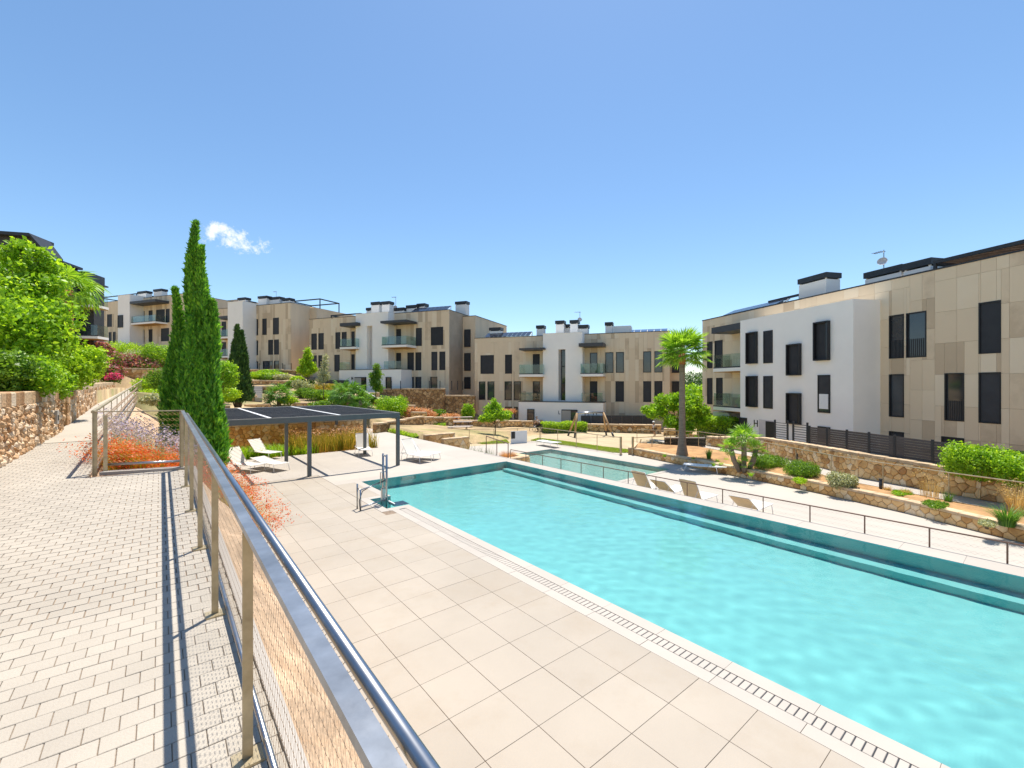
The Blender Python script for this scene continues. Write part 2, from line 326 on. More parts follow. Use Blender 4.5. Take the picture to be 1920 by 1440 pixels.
m_rust = leaf_mat('rust_grass', (0.434, 0.202, 0.093), (0.651, 0.357, 0.186), (0.806, 0.527, 0.310), .3)
m_straw = leaf_mat('straw', (0.462, 0.308, 0.110), (0.605, 0.440, 0.187), (0.715, 0.572, 0.308), .3)
m_sling = mat('sling_fabric', (.72, .68, .60), .8, .04, 3)
m_slingShade = mat('shade_tan_sling', (.74, .62, .43), .8, .05, 3)  # white sling again, the tan of its shaded back painted into the colour
m_skin = mat('skin', (.45, .25, .16), .6, .05, 4)
m_black = mat('black_cloth', (.015, .015, .02), .8, .1, 4)
m_tee = mat('pale_cloth', (.62, .58, .56), .8, .05, 4)
m_screen = mat('dark_screen', (.030, .034, .024), .8, .25, 1.5)
m_pv = mat('solar_glass', (.02, .025, .04), .15, .2, 2, spec=.8)
m_pvb = mat('solar_blue', (.05, .10, .20), .2, .2, 2, spec=.8)
m_brown = mat('slat_brown', (.085, .075, .072), .6, .1, 2, orand=.1)
m_woodsoff = mat('timber_soffit', (.42, .23, .07), .7, .2, 4)
# ================================================================== the setting
LOW = -.65                                            # the lower terrace
def walk(y): return 2.10+.0207*y
def xl(y): return -2.1-max(0, y-17)*.03
def xr(y): return .42 if y < 9.2 else -.85-(y-9.2)*.008
CTRL = []
for px, py, z in [(300,735,25),(420,745,32),(470,748,36),(540,744,40),(620,740,46),(560,700,54),(480,700,54),(700,772,42),(760,788,38),
                  (860,792,44),(800,803,36),(940,803,41),(660,742,52),(600,715,55),(350,720,46),(420,705,56),(330,690,58)]:
    p = D(px, py, z); CTRL.append((p.x, p.y, p.z))
for px, z, lv in [(600,64,3.6),(700,62,3),(800,60,3),(860,62,2.5),(520,70,6),(450,72,6),(300,76,10),(220,78,10),(330,90,11),(100,44,7.5),(0,38,7),(180,52,8.5),
                  (250,52,6.2),(300,54,6.2),(950,56,-.5),(1100,52,-.6),(1250,50,-.6),(1000,46,-.7),(1150,44,-.85),(1300,46,-.7),(1300,90,-1),(1500,45,-.8),(1700,35,-.8),
                  (1920,25,-.8),(1100,34,-.85),(1000,32,-.85),(1250,34,-.85),(1400,30,-.7),(700,90,6),(1000,110,0),(1600,90,-1),(900,200,4),(1800,150,0),(300,200,14),(-200,90,10)]:
    x, y = XY(px, z); CTRL.append((x, y, lv))
CT = np.array(CTRL)
def H(x, y):
    if x < -2.4 and y < 54 and x > -4.5: return 3.38
    if -2.4 <= x <= 2.05 and y < 30: return -1.9
    if 2.05 < x <= 13.72 and y < 28.3 and y > -60: return -1.9
    if 9.8 < x <= 13.75 and y < 39.5 and y > -60: return min(-.25, hidw(x, y))
    if 13.72 < x < 23.4 and -60 < y < 27: return LOW-.4
    if -4.5 < x < -1 and y < 56: return -1
    return hidw(x, y)
PROF = {300: [(20,742),(25,738),(34,733),(43,728),(58,690),(70,660)], 420: [(27,780),(32,770),(36,757),(42,742),(50,722),(56,708),(64,690)],
        480: [(27,784),(33,773),(36,763),(40,753),(45,739),(49,725),(51,717),(56,707),(58,701),(60,694),(66,690)], 540: [(27,787),(36,767),(39,759),(44,743),(48,729),(50,717),(56,705),(58,698),(62,694)],
        620: [(27,790),(36,771),(40,758),(45,746),(50,733),(53,725),(55,719),(62,712)], 700: [(30,802),(36,787),(40,773),(44,758),(47,749),(50,741),(54,735),(62,730)],
        780: [(30,812),(36,798),(40,788),(44,780),(48,777),(49.6,774),(51,732),(58,728)], 860: [(30,817),(36,804),(40,799),(44,792),(48,786),(49.5,784),(51,750),(56,748)], 950: [(30,828),(36,814),(40,806),(44,800),(48,796),(55,792)]}
PK = sorted(PROF)
def hgar(px, z):
    def one(k):
        t = PROF[k]; return E-(np.interp(z, [a for a, _ in t], [b for _, b in t])-720)/F*z
    i = max(0, min(len(PK)-2, int(np.searchsorted(PK, px))-1)); a, b_ = PK[i], PK[i+1]; k = (px-a)/(b_-a)
    return one(a)*(1-k)+one(b_)*k
def hidw(x, y):
    zc = x*FW[0]+y*FW[1]; rc = x*RT[0]+y*RT[1]
    if zc > 22:
        px = 960+F*rc/zc
        if 300 <= px <= 950 and zc < 64: return float(hgar(px, zc))-.03
    return hidw0(x, y)
def hidw0(x, y):
    d2 = (CT[:, 0]-x)**2+(CT[:, 1]-y)**2+.5
    w = d2**-1.9
    return float((w*CT[:, 2]).sum()/w.sum())
xs = sorted(set([-1500, -600, -250, -120, -80]+[round(v, 2) for v in np.arange(-60, 90, 1.0)]+[-4.5, -2.45, -2.35, 2.0, 2.1, 13.70, 13.74, 120, 250, 600, 1500]))
ys = sorted(set([-1500, -400, -120]+[round(v, 2) for v in np.arange(-60, 100, 1.0)]+[28.28, 28.36, 130, 250, 600, 1500]))
gv = [(x, y, H(x, y)) for y in ys for x in xs]; nx = len(xs)
gf = [(j*nx+i, j*nx+i+1, (j+1)*nx+i+1, (j+1)*nx+i) for j in range(len(ys)-1) for i in range(nx-1)]
g = MB(); g.v = gv; g.f = gf
tag(g.build('ground', m_ground, smooth=True), kind='structure')
# ---- walkway
wk = MB(); Y = -5.0; st = []
while Y <= 56: st.append(Y); Y += .8 if Y < 12 else 3
st = sorted(set(st+[9.19, 9.21]))
wv = []
for y in st: wv += [(xl(y), y, walk(y)-.009), (xr(y), y, walk(y)-.009), (xr(y), y, walk(y)-.6), (xl(y), y, walk(y)-.6)]
for i in range(len(st)-1):
    a = 4*i; wk.f += [(a, a+1, a+5, a+4), (a+1, a+2, a+6, a+5), (a+3, a, a+4, a+7)]
wk.v = wv
walkway = tag(wk.build('walkway', m_joint), kind='structure')
PY, PX = .112, .1222; rows = []
for r in range(int((14-.6)/PY)):
    y = .6+r*PY; x0 = -2.1-(PX/2 if r % 2 else 0)
    for c in range(int(2.6/PX)+2):
        a, b = max(x0+c*PX, xl(y)+.005), min(x0+(c+1)*PX, xr(y+PY)-.006)
        if b-a < .03 or b < -.188*(y+.3)-.25: continue
        rows.append((math.hypot((a+b)/2, y), a, b, y))
rows.sort(); tilt = math.atan(.0207); J = .0036
for d, a, b, y in rows[:300]:
    yc = y+PY/2; slab('paver', m_paver, ((a+b)/2, yc, walk(yc)-.0225+random.uniform(-.0012, .0012)), (round(b-a-J, 3), PY-J, .045), walkway, rx=tilt+random.uniform(-.004, .004), bevel=.0025)
pv = MB()
for d, a, b, y in rows[300:]:
    zc = walk(y+PY/2)+random.uniform(-.001, .001); a += J/2; b -= J/2; y0, y1 = y+J/2, y+PY-J/2; t = .0025
    z0, z1 = zc-.011-.0012, zc-.011+.0012; h0, h1 = zc-.0012, zc+.0012
    pv.add([(a,y0,z0),(b,y0,z0),(b,y1,z1),(a,y1,z1),(a+t,y0+t,h0),(b-t,y0+t,h0),(b-t,y1-t,h1),(a+t,y1-t,h1)],
           [(4,5,6,7),(0,1,5,4),(1,2,6,5),(2,3,7,6),(3,0,4,7)])
tag(pv.build('paver_field', m_paver, walkway), kind='stuff')
fw = MB(); yy = [14.0+.001, 20, 28, 36, 46, 56]        # beyond, the joints can no longer be seen
fv = []
for y in yy: fv += [(xl(y), y, walk(y)), (xr(y), y, walk(y))]
fw.v = fv; fw.f = [(2*i, 2*i+1, 2*i+3, 2*i+2) for i in range(len(yy)-1)]
fw.build('far_paving', m_paver, walkway)
# ---- earth bank and planted bed between walkway and deck
def bank(name, ya, yb, x0f, ny, nxn, m):
    mb = MB()
    for j in range(ny+1):
        y = ya+(yb-ya)*j/ny; xa = x0f(y)
        for i in range(nxn+1):
            t = i/nxn; x = xa+(1.86-xa)*t
            z = walk(y)-.06+(-.10-walk(y)+.06)*(t**1.15)
            k = noise.noise(Vector((x*2.2, y*2.2, 3)))*.13+noise.noise(Vector((x*6, y*6, 9)))*.05+abs(noise.noise(Vector((x*13, y*13, 5))))*.035
            z += k*min(1, t*5)*min(1, (1-t)*6+.1); mb.v.append((x+k*.5*min(1, t*4)*min(1, (1-t)*8), y, z))
    n = nxn+1; mb.f = [(j*n+i, j*n+i+1, (j+1)*n+i+1, (j+1)*n+i) for j in range(ny) for i in range(nxn)]
    return tag(mb.build(name, m, smooth=True), kind='structure')
bank('earth_bank', -4, 9.2, lambda y: .40, 190, 26, m_bank)
bank('planting_bed', 9.2, 28, lambda y: xr(y+.1), 120, 22, m_bank)
# ---- deck around the big pool
PX0, PX1, PY1, PY0 = 5.942, 12.90, 16.49, -9.0           # pool inner edges
NX, NY0, NY1 = 5.24, 12.46, 13.80                        # the recess for the lift
dk = MB()
zt, zb = -.009, -.5
dk.box(1.70, NX-.02, -5, 24.7, zb, zt); dk.box(NX-.02, PX0-.02, -5, NY0-.02, zb, zt); dk.box(NX-.02, PX0-.02, NY1+.02, 24.7, zb, zt)
dk.box(PX0-.02, 13.58, PY1+.02, 24.7, zb, zt); dk.box(PX1+.02, 13.58, PY0, PY1+.02, -1.0, zt); dk.box(9.9, 13.58, 24.7, 39, zb, zt)
deck = tag(dk.build('pool_deck', m_tjoint), kind='structure')
XL = [1.78, 2.485, 3.19, 3.889, 4.594, 5.288]
def tile(x0, x1, y0, y1, m, name='floor_tile', j=.0055, bev=.002):
    slab(name, m, ((x0+x1)/2, (y0+y1)/2, -.018+random.uniform(-.0008, .0008)), (round(x1-x0-j, 3), round(y1-y0-j, 3), .036), deck, bevel=bev)
y = 3.508-.694*9
while y < 18.3:
    for i in range(5):
        if y > NY0-.8 and i == 4: tile(XL[i], NX-.27, y, y+.694, m_tile)
        else: tile(XL[i], XL[i+1], y, y+.694, m_tile)
    y += .694
yT = y
y = -3.3
while y < 12.1:                                          # strip, grate blocks, overflow edge
    y1 = min(y+1.0, 12.18)
    tile(5.288, 5.5045, y, y1, m_coping, 'border_slab'); tile(5.702, PX0, y, y1, m_coping, 'edge_slab', .003)
    y = y1
    if y1 >= 12.18: break
gy = -2.4
while gy < 12.1:
    slab('grate_block', m_coping, (5.6035, gy+.041, -.016), (.184, .074, .028), deck, bevel=.004); gy += .0865
gt = MB(); gt.box(5.506, 5.701, -3, 12.18, -.0088, -.0080); gt.build('grate_channel', m_dark, deck)
for a, b, c, d in [(NX-.26, NX, NY0-.26, NY1+.26), (NX, PX0, NY1, NY1+.26), (NX, PX0, NY0-.28, NY0), (5.68, PX0, NY1+.26, PY1)]:
    n = max(1, round(max(b-a, d-c)/1.0))
    for i in range(n):
        if d-c > b-a: tile(a, b, c+(d-c)*i/n, c+(d-c)*(i+1)/n, m_coping, 'edge_slab', .003)
        else: tile(a+(b-a)*i/n, a+(b-a)*(i+1)/n, c, d, m_coping, 'edge_slab', .003)
tile(4.98, 5.68, NY1+.26, 15.2, m_tile); tile(4.98, 5.68, 15.2, PY1, m_tile)
for i in range(8): tile(4.98+i*(13.58-4.98)/8, 4.98+(i+1)*(13.58-4.98)/8, PY1, 17.1, m_coping, 'edge_slab', .003)
tile(4.98, 7.2, 17.1, yT, m_conc, 'floor_slab', .005); tile(7.2, 9.4, 17.1, yT, m_conc, 'floor_slab', .005); tile(9.4, 11.5, 17.1, yT, m_conc, 'floor_slab', .005); tile(11.5, 13.58, 17.1, yT, m_conc, 'floor_slab', .005)
y = yT
for k in range(3):
    y1 = y+(24.7-yT)/3
    for i in range(6): tile(1.78+i*1.9667, 1.78+(i+1)*1.9667, y, y1, m_conc, 'floor_slab', .004)
    y = y1
for k in range(6):
    y1 = y+2.38
    for i in range(2): tile(9.9+i*1.84, 9.9+(i+1)*1.84, y, y1, m_conc, 'floor_slab', .004)
    y = y1
y = PY0
while y < PY1-.1:
    y1 = min(y+1.02, PY1); tile(PX1, 13.58, y, y1, m_coping, 'edge_slab', .003); y = y1
# ---- big pool
ps = MB(); FL, BT = -1.45, -1.0; BW = .55
o = [(PX0, PY0), (PX1, PY0), (PX1, PY1), (PX0, PY1), (PX0, NY1), (NX, NY1), (NX, NY0), (PX0, NY0)]
n = len(o); ps.v = [(x, y, -.004) for x, y in o]+[(x, y, FL) for x, y in o]
ps.f = [(i, i+n, (i+1) % n+n, (i+1) % n) for i in range(n)]+[tuple(range(n, 2*n))]
basin = tag(ps.build('pool_basin', m_basin), kind='structure')
bn = MB(); bn.box(PX1-BW, PX1-.002, PY0, PY1-.42, FL-.02, BT); bn.build('bench_step', m_basin, basin)
mp = MB(); q = G(768, 897, 0); mp.box(7.55, 8.2, PY1-.006, PY1-.002, -.75, -.12); mp.build('tile_patch', m_basin2, basin)
wx = np.arange(NX, PX1+.01, .12); wy = np.arange(PY0, PY1+.01, .12)
def waterobj(name, x0, x1, y0, y1, z, st, amp, m, extra=None):
    xs_ = np.linspace(x0, x1, int((x1-x0)/st)+1); ys_ = np.linspace(y0, y1, int((y1-y0)/st)+1)
    X, Y_ = np.meshgrid(xs_, ys_); Z = np.full_like(X, z)
    env = .45+.55*np.clip((X-x0)/(x1-x0)*.3+.5+.5*np.sin(X*.5+Y_*.31+1)*np.sin(Y_*.45-X*.2), 0, 1)+1.5*np.exp(-((X-x0)/3.0)**2)*np.clip((9-Y_)/9, 0, 1)
    for k in range(26):
        a = RNG.normal(.35, .75); f = 7*3.4**RNG.random(); Z += env*amp/f*2.7*np.sin((X*math.sin(a)+Y_*math.cos(a))*f+RNG.uniform(0, 6)+2.2*np.sin(X*RNG.uniform(.4, 1.6)+Y_*RNG.uniform(-.8, .8)+k)+1.6*np.sin(Y_*RNG.uniform(.3, 1.3)+2*k))
    V = np.stack([X, Y_, Z], -1).reshape(-1, 3); a, b = X.shape
    I = np.arange(a*b).reshape(a, b); Q = np.stack([I[:-1, :-1], I[:-1, 1:], I[1:, 1:], I[1:, :-1]], -1).reshape(-1, 4)
    ob = npmesh(name, V, Q, m); ob.data.polygons.foreach_set('use_smooth', [True]*len(ob.data.polygons)); return ob
water = tag(waterobj('pool_water', PX0+.002, PX1-.002, PY0+.002, PY1-.002, -.022, .045, .0011, m_water), kind='structure')
wn2 = MB(); wn2.add([(NX+.002, NY0+.002, -.022), (PX0+.001, NY0+.002, -.022), (PX0+.001, NY1-.002, -.022), (NX+.002, NY1-.002, -.022)], [(0, 1, 2, 3)])
rw_ = wn2.build('recess_water', m_water, water)
for o_ in (water, rw_): o_.cycles.is_caustics_caster = True
for o_ in (basin, *basin.children): o_.cycles.is_caustics_receiver = True
# ---- lower terrace with the children's pool
KX0, KX1, KY0, KY1 = 15.6, 20.3, 12.3, 21.1
lt = MB(); zb = -1.2
lt.box(13.58, KX0, -30, 26, zb, LOW); lt.box(KX1, 23.6, 11.4, 26, zb, LOW); lt.box(KX0, KX1, KY1, 26, zb, LOW); lt.box(KX0, KX1, -30, KY0, zb, LOW); lt.box(KX1, 22.2, -30, 11.4, zb, LOW)
lower = tag(lt.build('lower_terrace', m_conc), kind='structure')
kb = MB(); e_ = .004; o = [(KX0+e_, KY0+e_), (KX1-e_, KY0+e_), (KX1-e_, KY1-e_), (KX0+e_, KY1-e_)]
kb.v = [(x, y, LOW-.002) for x, y in o]+[(x, y, LOW-.24) for x, y in o]; kb.f = [(i, i+4, (i+1) % 4+4, (i+1) % 4) for i in range(4)]+[(4, 5, 6, 7)]
tag(kb.build('child_pool_basin', m_basin2), kind='structure')
kw = clear_mat('child_pool_water', (.80, .96, .94), ior=1.33, rough=.04, bump=[(3, .3, .1, (1, .6, 1, .4))])
tag(waterobj('child_pool_water', KX0+.002, KX1-.002, KY0+.002, KY1-.002, LOW-.03, .3, .001, kw), kind='structure')
for x0, x1, y0, y1 in [(KX1, KX1+.25, KY0-.25, KY1+.25), (KX0-.25, KX1, KY1, KY1+.25), (KX0-.25, KX1, KY0-.25, KY0)]:
    slab('edge_slab', m_coping, ((x0+x1)/2, (y0+y1)/2, LOW+.006), (x1-x0, y1-y0, .012), lower, bevel=.003)
# ---- playground sand, lawns, right-hand path and bed
def sheet(name, pts, z, m, kind='structure'):
    mb = MB(); mb.v = [(p[0], p[1], z+(p[2] if len(p) > 2 else 0)) for p in pts]; mb.f = [tuple(range(len(pts)))]
    if Vector(mb.v[1]).xy.to_3d().__sub__(Vector(mb.v[0]).xy.to_3d()).cross(Vector(mb.v[2]).xy.to_3d()-Vector(mb.v[1]).xy.to_3d()).z < 0: mb.f = [tuple(reversed(range(len(pts))))]
    return tag(mb.build(name, m), kind=kind)
sd = [(13.6, 26.0)]+[tuple(G(a, b, LOW)[:2]) for a, b in [(1015, 826), (1180, 848), (1300, 842), (1330, 826), (1240, 815), (1080, 809), (1000, 803), (880, 801)]]+[(13.6, 38)]
sheet('sand_ground', sd, LOW+.004, m_sand)
pe = [(27.2, 16), (26.6, 14.2), (25.4, 10.9), (23.9, 8.5), (21.9, 5.7), (20.75, 2.2), (20.0, -1.5)]     # near edge of the path
pw = [(29.0, 20), (28.0, 14.4), (26.55, 10.2), (25.1, 7.9), (22.95, 5.2), (21.85, 1.6), (21.2, -1.5)]    # foot of the retaining wall
pt = MB(); PZ = [-.45, -.35, -.25, -.25, -.25, -.25, -.25]
for (a, b), (c, d), z in zip(pe, pw, PZ): pt.v += [(a, b, z), (c+.1, d, z)]
pt.f = [(2*i, 2*i+2, 2*i+3, 2*i+1) for i in range(len(pe)-1)]
tag(pt.build('garden_path', m_conc), kind='structure')
pl = [(22.6, 16.2), (21.6, 11.6), (20.45, 5.9), (19.6, 3.2), (18.4, .5), (16.9, -2.6)]                   # low planter wall
bd = MB(); bedz = -.30
ppe = [(24.6, 17.2), (26.2, 14.2), (24.4, 10.2), (21.6, 5.5), (20.6, 2.2), (19.2, -2.6)]
pe2 = [(24.9, 17.4), (26.6, 14.2), (24.9, 10.1), (21.85, 5.6), (20.73, 2.2), (19.9, -2.0)]
for (a, b), (c, d) in zip(pl, pe2):
    for t in np.linspace(0, 1, 9): bd.v.append((a+.15+(c-a-.15)*t, b+(d-b)*t, bedz+.10*math.sin(math.pi*t)+.03*math.sin(7*a+9*t)+(.05*t)))
bd.f = [(9*i+k, 9*(i+1)+k, 9*(i+1)+k+1, 9*i+k+1) for i in range(len(pl)-1) for k in range(8)]
tag(bd.build('soil_bed', m_soil, smooth=True), kind='structure')
# ================================================================== stone walls
def clip(poly, mx, my, nx_, ny_):
    out = []
    for i in range(len(poly)):
        a, b = poly[i], poly[(i+1) % len(poly)]
        da = (a[0]-mx)*nx_+(a[1]-my)*ny_; db = (b[0]-mx)*nx_+(b[1]-my)*ny_
        if da <= 0: out.append(a)
        if (da < 0 < db) or (db < 0 < da): t = da/(da-db); out.append((a[0]+(b[0]-a[0])*t, a[1]+(b[1]-a[1])*t))
    return out
def voronoi(Lx, Hz, sx, sz, jit=.42):
    nx_, nz_ = max(1, round(Lx/sx)), max(1, round(Hz/sz)); sx, sz = Lx/nx_, Hz/nz_
    P = {}
    for j in range(nz_):
        for i in range(nx_):
            P[i, j] = ((i+.5+(.25 if j % 2 else -.25)+random.uniform(-jit, jit)*.8)*sx, (j+.5+random.uniform(-jit, jit))*sz)
    out = []
    for (i, j), (cx, cy) in P.items():
        poly = [(0, 0), (Lx, 0), (Lx, Hz), (0, Hz)]
        for dj in (-2, -1, 0, 1, 2):
            for di in (-2, -1, 0, 1, 2):
                if (di or dj) and (i+di, j+dj) in P:
                    qx, qy = P[i+di, j+dj]; poly = clip(poly, (cx+qx)/2, (cy+qy)/2, qx-cx, qy-cy)
                    if len(poly) < 3: break
            if len(poly) < 3: break
        if len(poly) >= 3: out.append(((cx, cy), poly))
    return out
def stone_geo(poly, c, P, nrm, gap, depth, mb):
    n = len(poly); d = random.uniform(.6, 1.25)*depth
    def ins(p, k):
        v = (p[0]-c[0], p[1]-c[1]); l = math.hypot(*v)+1e-6; s = max(.2, (l-k)/l); return (c[0]+v[0]*s, c[1]+v[1]*s)
    r0 = [P(*ins(p, gap)) for p in poly]; r1 = [P(*ins(p, gap))+nrm*d*.55 for p in poly]
    r2 = [P(*ins(p, gap+.035))+nrm*d*random.uniform(.85, 1.1) for p in poly]
    vs = r0+r1+r2+[P(*c)+nrm*d*1.12]
    fs = []
    for i in range(n):
        k = (i+1) % n; fs += [(i, k, n+k, n+i), (n+i, n+k, 2*n+k, 2*n+i), (2*n+i, 2*n+k, 3*n)]
    mb.add(vs, fs)
def stone_wall(name, label, pts, z0, z1, sx=.34, sz=.24, thick=.35, depth=.07, gap=.014, m=None, cap=.12, limit=300, side=1, group=None, caplen=.45, capm=None, cat='wall', square=False):
    """pts: world xy along the face the camera sees; side=1 puts the body to the left of the run"""
    m = m or m_stone; capm = capm or m_cap; n = len(pts)
    t = thing(name, label, cat, (pts[n//2][0], pts[n//2][1], min(z0)), 0, group)
    offs = []
    for i in range(n):
        a = Vector(pts[max(i-1, 0)]); b = Vector(pts[min(i+1, n-1)]); d = (b-a).normalized(); offs.append(Vector((-d.y, d.x))*side)
    core = MB()
    for i in range(n):
        p = Vector(pts[i]); q = p+offs[i]*thick
        core.v += [(p.x, p.y, z0[i]-.3), (q.x, q.y, z0[i]-.3), (q.x, q.y, z1[i]-.002), (p.x, p.y, z1[i]-.002)]
    for i in range(n-1):
        a, b = 4*i, 4*i+4; core.f += [(a, b, b+3, a+3), (a+1, a+2, b+2, b+1), (a+3, b+3, b+2, a+2)]
    core.f += [(0, 3, 2, 1), (4*n-4, 4*n-3, 4*n-2, 4*n-1)]
    if m is None or sx == 0:
        core.build('wall_core', depth if not isinstance(depth, float) else m, t)
    else: core.build('mortar', m_mortar, t)
    stones = []
    if sx:
        for i in range(n-1):
            a, b = Vector(pts[i]), Vector(pts[i+1]); Ls = (b-a).length; d = (b-a)/Ls; nr = Vector((-offs[i].x-offs[i+1].x, -offs[i].y-offs[i+1].y, 0)).normalized()
            Hm = (z1[i]-z0[i]+z1[i+1]-z0[i+1])/2
            def P(u, v, i=i, a=a, d=d, Ls=Ls, Hm=Hm):
                s = u/Ls; za = z0[i]+(z0[i+1]-z0[i])*s; zb_ = z1[i]+(z1[i+1]-z1[i])*s; p = a+d*u
                return Vector((p.x, p.y, za+(zb_-za)*v/Hm))
            for c, poly in voronoi(Ls, Hm, sx, sz, .15 if square else .42): 
                w = P(*c); stones.append((w.xy.length, c, poly, P, nr))
        stones.sort(key=lambda s: s[0])
        for k, (dd, c, poly, P, nr) in enumerate(stones[:limit]):
            mb = MB(); stone_geo(poly, c, P, nr, gap, depth, mb); mb.build('stone', m, t)
        if len(stones) > limit:
            mb = MB()
            for dd, c, poly, P, nr in stones[limit:]: stone_geo(poly, c, P, nr, gap, depth, mb)
            tag(mb.build('stone_facing', m, t), kind='stuff')
    if cap:
        for i in range(n-1):
            a, b = Vector(pts[i]), Vector(pts[i+1]); Ls = (b-a).length; k = max(1, round(Ls/caplen))
            for j in range(k):
                s0, s1 = j/k, (j+1)/k; sm_ = (s0+s1)/2; p = a+(b-a)*sm_+(offs[i]+offs[i+1])*.5*(thick/2-.02)
                zz = z1[i]+(z1[i+1]-z1[i])*sm_
                slab('cap_stone', capm, (p.x, p.y, zz+cap/2+random.uniform(-.008, .008)), (round(Ls/k-.012, 2), round(thick+.05, 2), cap), t,
                     rz=math.atan2((b-a).y, (b-a).x)+random.uniform(-.02, .02), bevel=.015)
    return t
# left of the walkway
ya = np.linspace(3.0, 17.0, 5)
stone_wall('stone_wall', 'orange rubble stone wall beside the paved walkway at the left edge', [(-2.1, y) for y in ya], [walk(y)-.02 for y in ya], [3.30]*5, .125, .11, .4, .07, .006, m_stoneL, cap=.25, caplen=.32, capm=m_stoneL)
yb = [18.3, 24, 32, 42, 54]
stone_wall('stone_wall', 'long rubble stone wall beyond the gap, running to the far end of the walkway', [(xl(y)-.03, y) for y in yb], [walk(y)-.02 for y in yb], [3.45+.007*(y-18) for y in yb], .24, .18, .4, .06, .010, m_stoneL, cap=.18, caplen=.9)
stone_wall('stone_pier', 'dark stone pier set back in the gap of the left wall', [(-2.45, 16.9), (-2.45, 18.5)], [2.4, 2.4], [3.4, 3.45], .4, .16, .3, .05, .01, m_stone, cap=0, cat='pier')
# the wall that closes the walkway
p = [XY(224, 42.5), XY(307, 43.5)]
stone_wall('stone_wall', 'square stone wall closing the far end of the sloping walkway', p, [3.0, 3.0], [5.15, 5.1], .42, .26, .4, .05, .012, m_stone, cap=.12, side=1)
# behind the pergola
stone_wall('stone_wall', 'golden rubble stone wall behind the reeds under the pergola', [(1.6, 28.0), (4.4, 28.0), (7.3, 28.0), (10.15, 28.0)], [-.1]*4, [1.36]*4, .24, .20, .4, .06, .010, m_stone, cap=.16, caplen=.5)
stone_wall('stone_wall', 'short end of the golden wall turning beside the path', [(10.2, 28.0), (10.3, 36.5)], [-.1]*2, [1.3, 1.2], .5, .26, .4, .05, .012, m_stone, cap=.14, caplen=.8)
# right: low planter wall, its return, retaining wall along the path
stone_wall('planter_wall', 'low two-course stone planter wall curving beside the lower terrace', list(reversed(pl)), [LOW]*6, [-.30]*6, .27, .172, .32, .045, .009, m_stone, cap=.09, side=-1, caplen=.5, square=True, cat='wall')
stone_wall('planter_wall', 'short return of the planter wall behind the palm bed', [(24.9, 17.5), (22.6, 16.25)], [LOW]*2, [-.30]*2, .36, .19, .3, .05, .012, m_stone, cap=.09, side=-1)
WT = [.06, .14, .55, .60, .68, .56, .56]
stone_wall('retaining_wall', 'tall honey stone retaining wall above the garden path on the right', list(reversed(pw[1:])), list(reversed(PZ[1:])), list(reversed(WT[1:])), .27, .21, .4, .055, .010, m_stone, cap=.12, side=-1, caplen=.5)
# stubs at the edge of the upper deck
stone_wall('stub_wall', 'short stone stub wall at the deck edge nearer the pool', [(13.66, 23.7), (15.5, 23.7)], [LOW]*2, [.24]*2, .45, .2, .35, .04, .01, m_stone, cap=.07, side=1)
stone_wall('stub_wall', 'short stone stub wall at the deck edge nearer the hedge', [(13.66, 26.1), (15.9, 26.1)], [LOW]*2, [.26]*2, .45, .2, .35, .04, .01, m_stone, cap=.07, side=1)
stone_wall('planter_box', 'small stone planter beside the steps at the pool corner', [(13.75, 17.2), (15.0, 17.2), (15.0, 18.4)], [LOW]*3, [-.12]*3, .4, .2, .4, .04, .01, m_stone, cap=.08, side=1, cat='planter')
# terraces of the far garden: faces too far off to pick their stones apart
def far_wall(label, spec, h0, name='terrace_wall', thick=.4, dark=False, cap=.14, side=1, caplen=1.1):
    pts = [XY(a, z) for a, y, z in spec]; z1 = [LV(y, z) for a, y, z in spec]; z0 = [v-h0 for v in z1]
    n = len(pts); t = thing(name, label, 'wall', (*pts[0], min(z0)))
    core = MB(); offs = []
    for i in range(n):
        a, b = Vector(pts[max(i-1, 0)]), Vector(pts[min(i+1, n-1)]); d = (b-a).normalized(); offs.append(Vector((-d.y, d.x))*side)
        p = Vector(pts[i]); q = p+offs[i]*thick; core.v += [(p.x, p.y, z0[i]), (q.x, q.y, z0[i]), (q.x, q.y, z1[i]), (p.x, p.y, z1[i])]
    for i in range(n-1):
        a, b = 4*i, 4*i+4; core.f += [(a, b, b+3, a+3), (a+1, a+2, b+2, b+1), (a+3, b+3, b+2, a+2)]
    core.f += [(0, 3, 2, 1), (4*n-4, 4*n-3, 4*n-2, 4*n-1)]
    core.build('stonework', m_rubbleD if dark else m_rubble, t)
    for i in range(n-1):
        a, b = Vector(pts[i]), Vector(pts[i+1]); Ls = (b-a).length; k = max(1, round(Ls/caplen))
        for j in range(k):
            sm_ = (j+.5)/k; p = a+(b-a)*sm_+offs[i]*(thick/2-.03); zz = z1[i]+(z1[i+1]-z1[i])*sm_
            slab('cap_stone', m_cap, (p.x, p.y, zz+cap/2-.01), (round(Ls/k-.02, 2), round(thick+.06, 2), cap), t, rz=math.atan2((b-a).y, (b-a).x), bevel=.02)
    return t
far_wall('big brown retaining wall under the terrace of the left-centre block', [(708, 731, 51), (770, 730, 50), (833, 730, 49.2)], 4.5, 'retaining_wall', dark=True)
far_wall('lower brown end of the retaining wall beside the centre block', [(833, 743, 49.6), (890, 743, 49)], 4, 'retaining_wall', dark=True)
far_wall('stone wall carrying the terrace of the block behind the small cypress', [(462, 694, 59), (528, 694, 58)], 2.5)
far_wall('shaded stone wall stepping down right of that terrace', [(528, 695, 58), (575, 696, 57)], 3.0, dark=True)  # shade on this stretch is put into the colour by the darker rubble
far_wall('long pale terrace wall above the garden stairs', [(462, 715, 50), (500, 715, 50), (560, 716, 49)], 1.6)
far_wall('block of stone wall right of the garden stairs', [(488, 726, 46), (511, 726, 45.5)], 1.7)
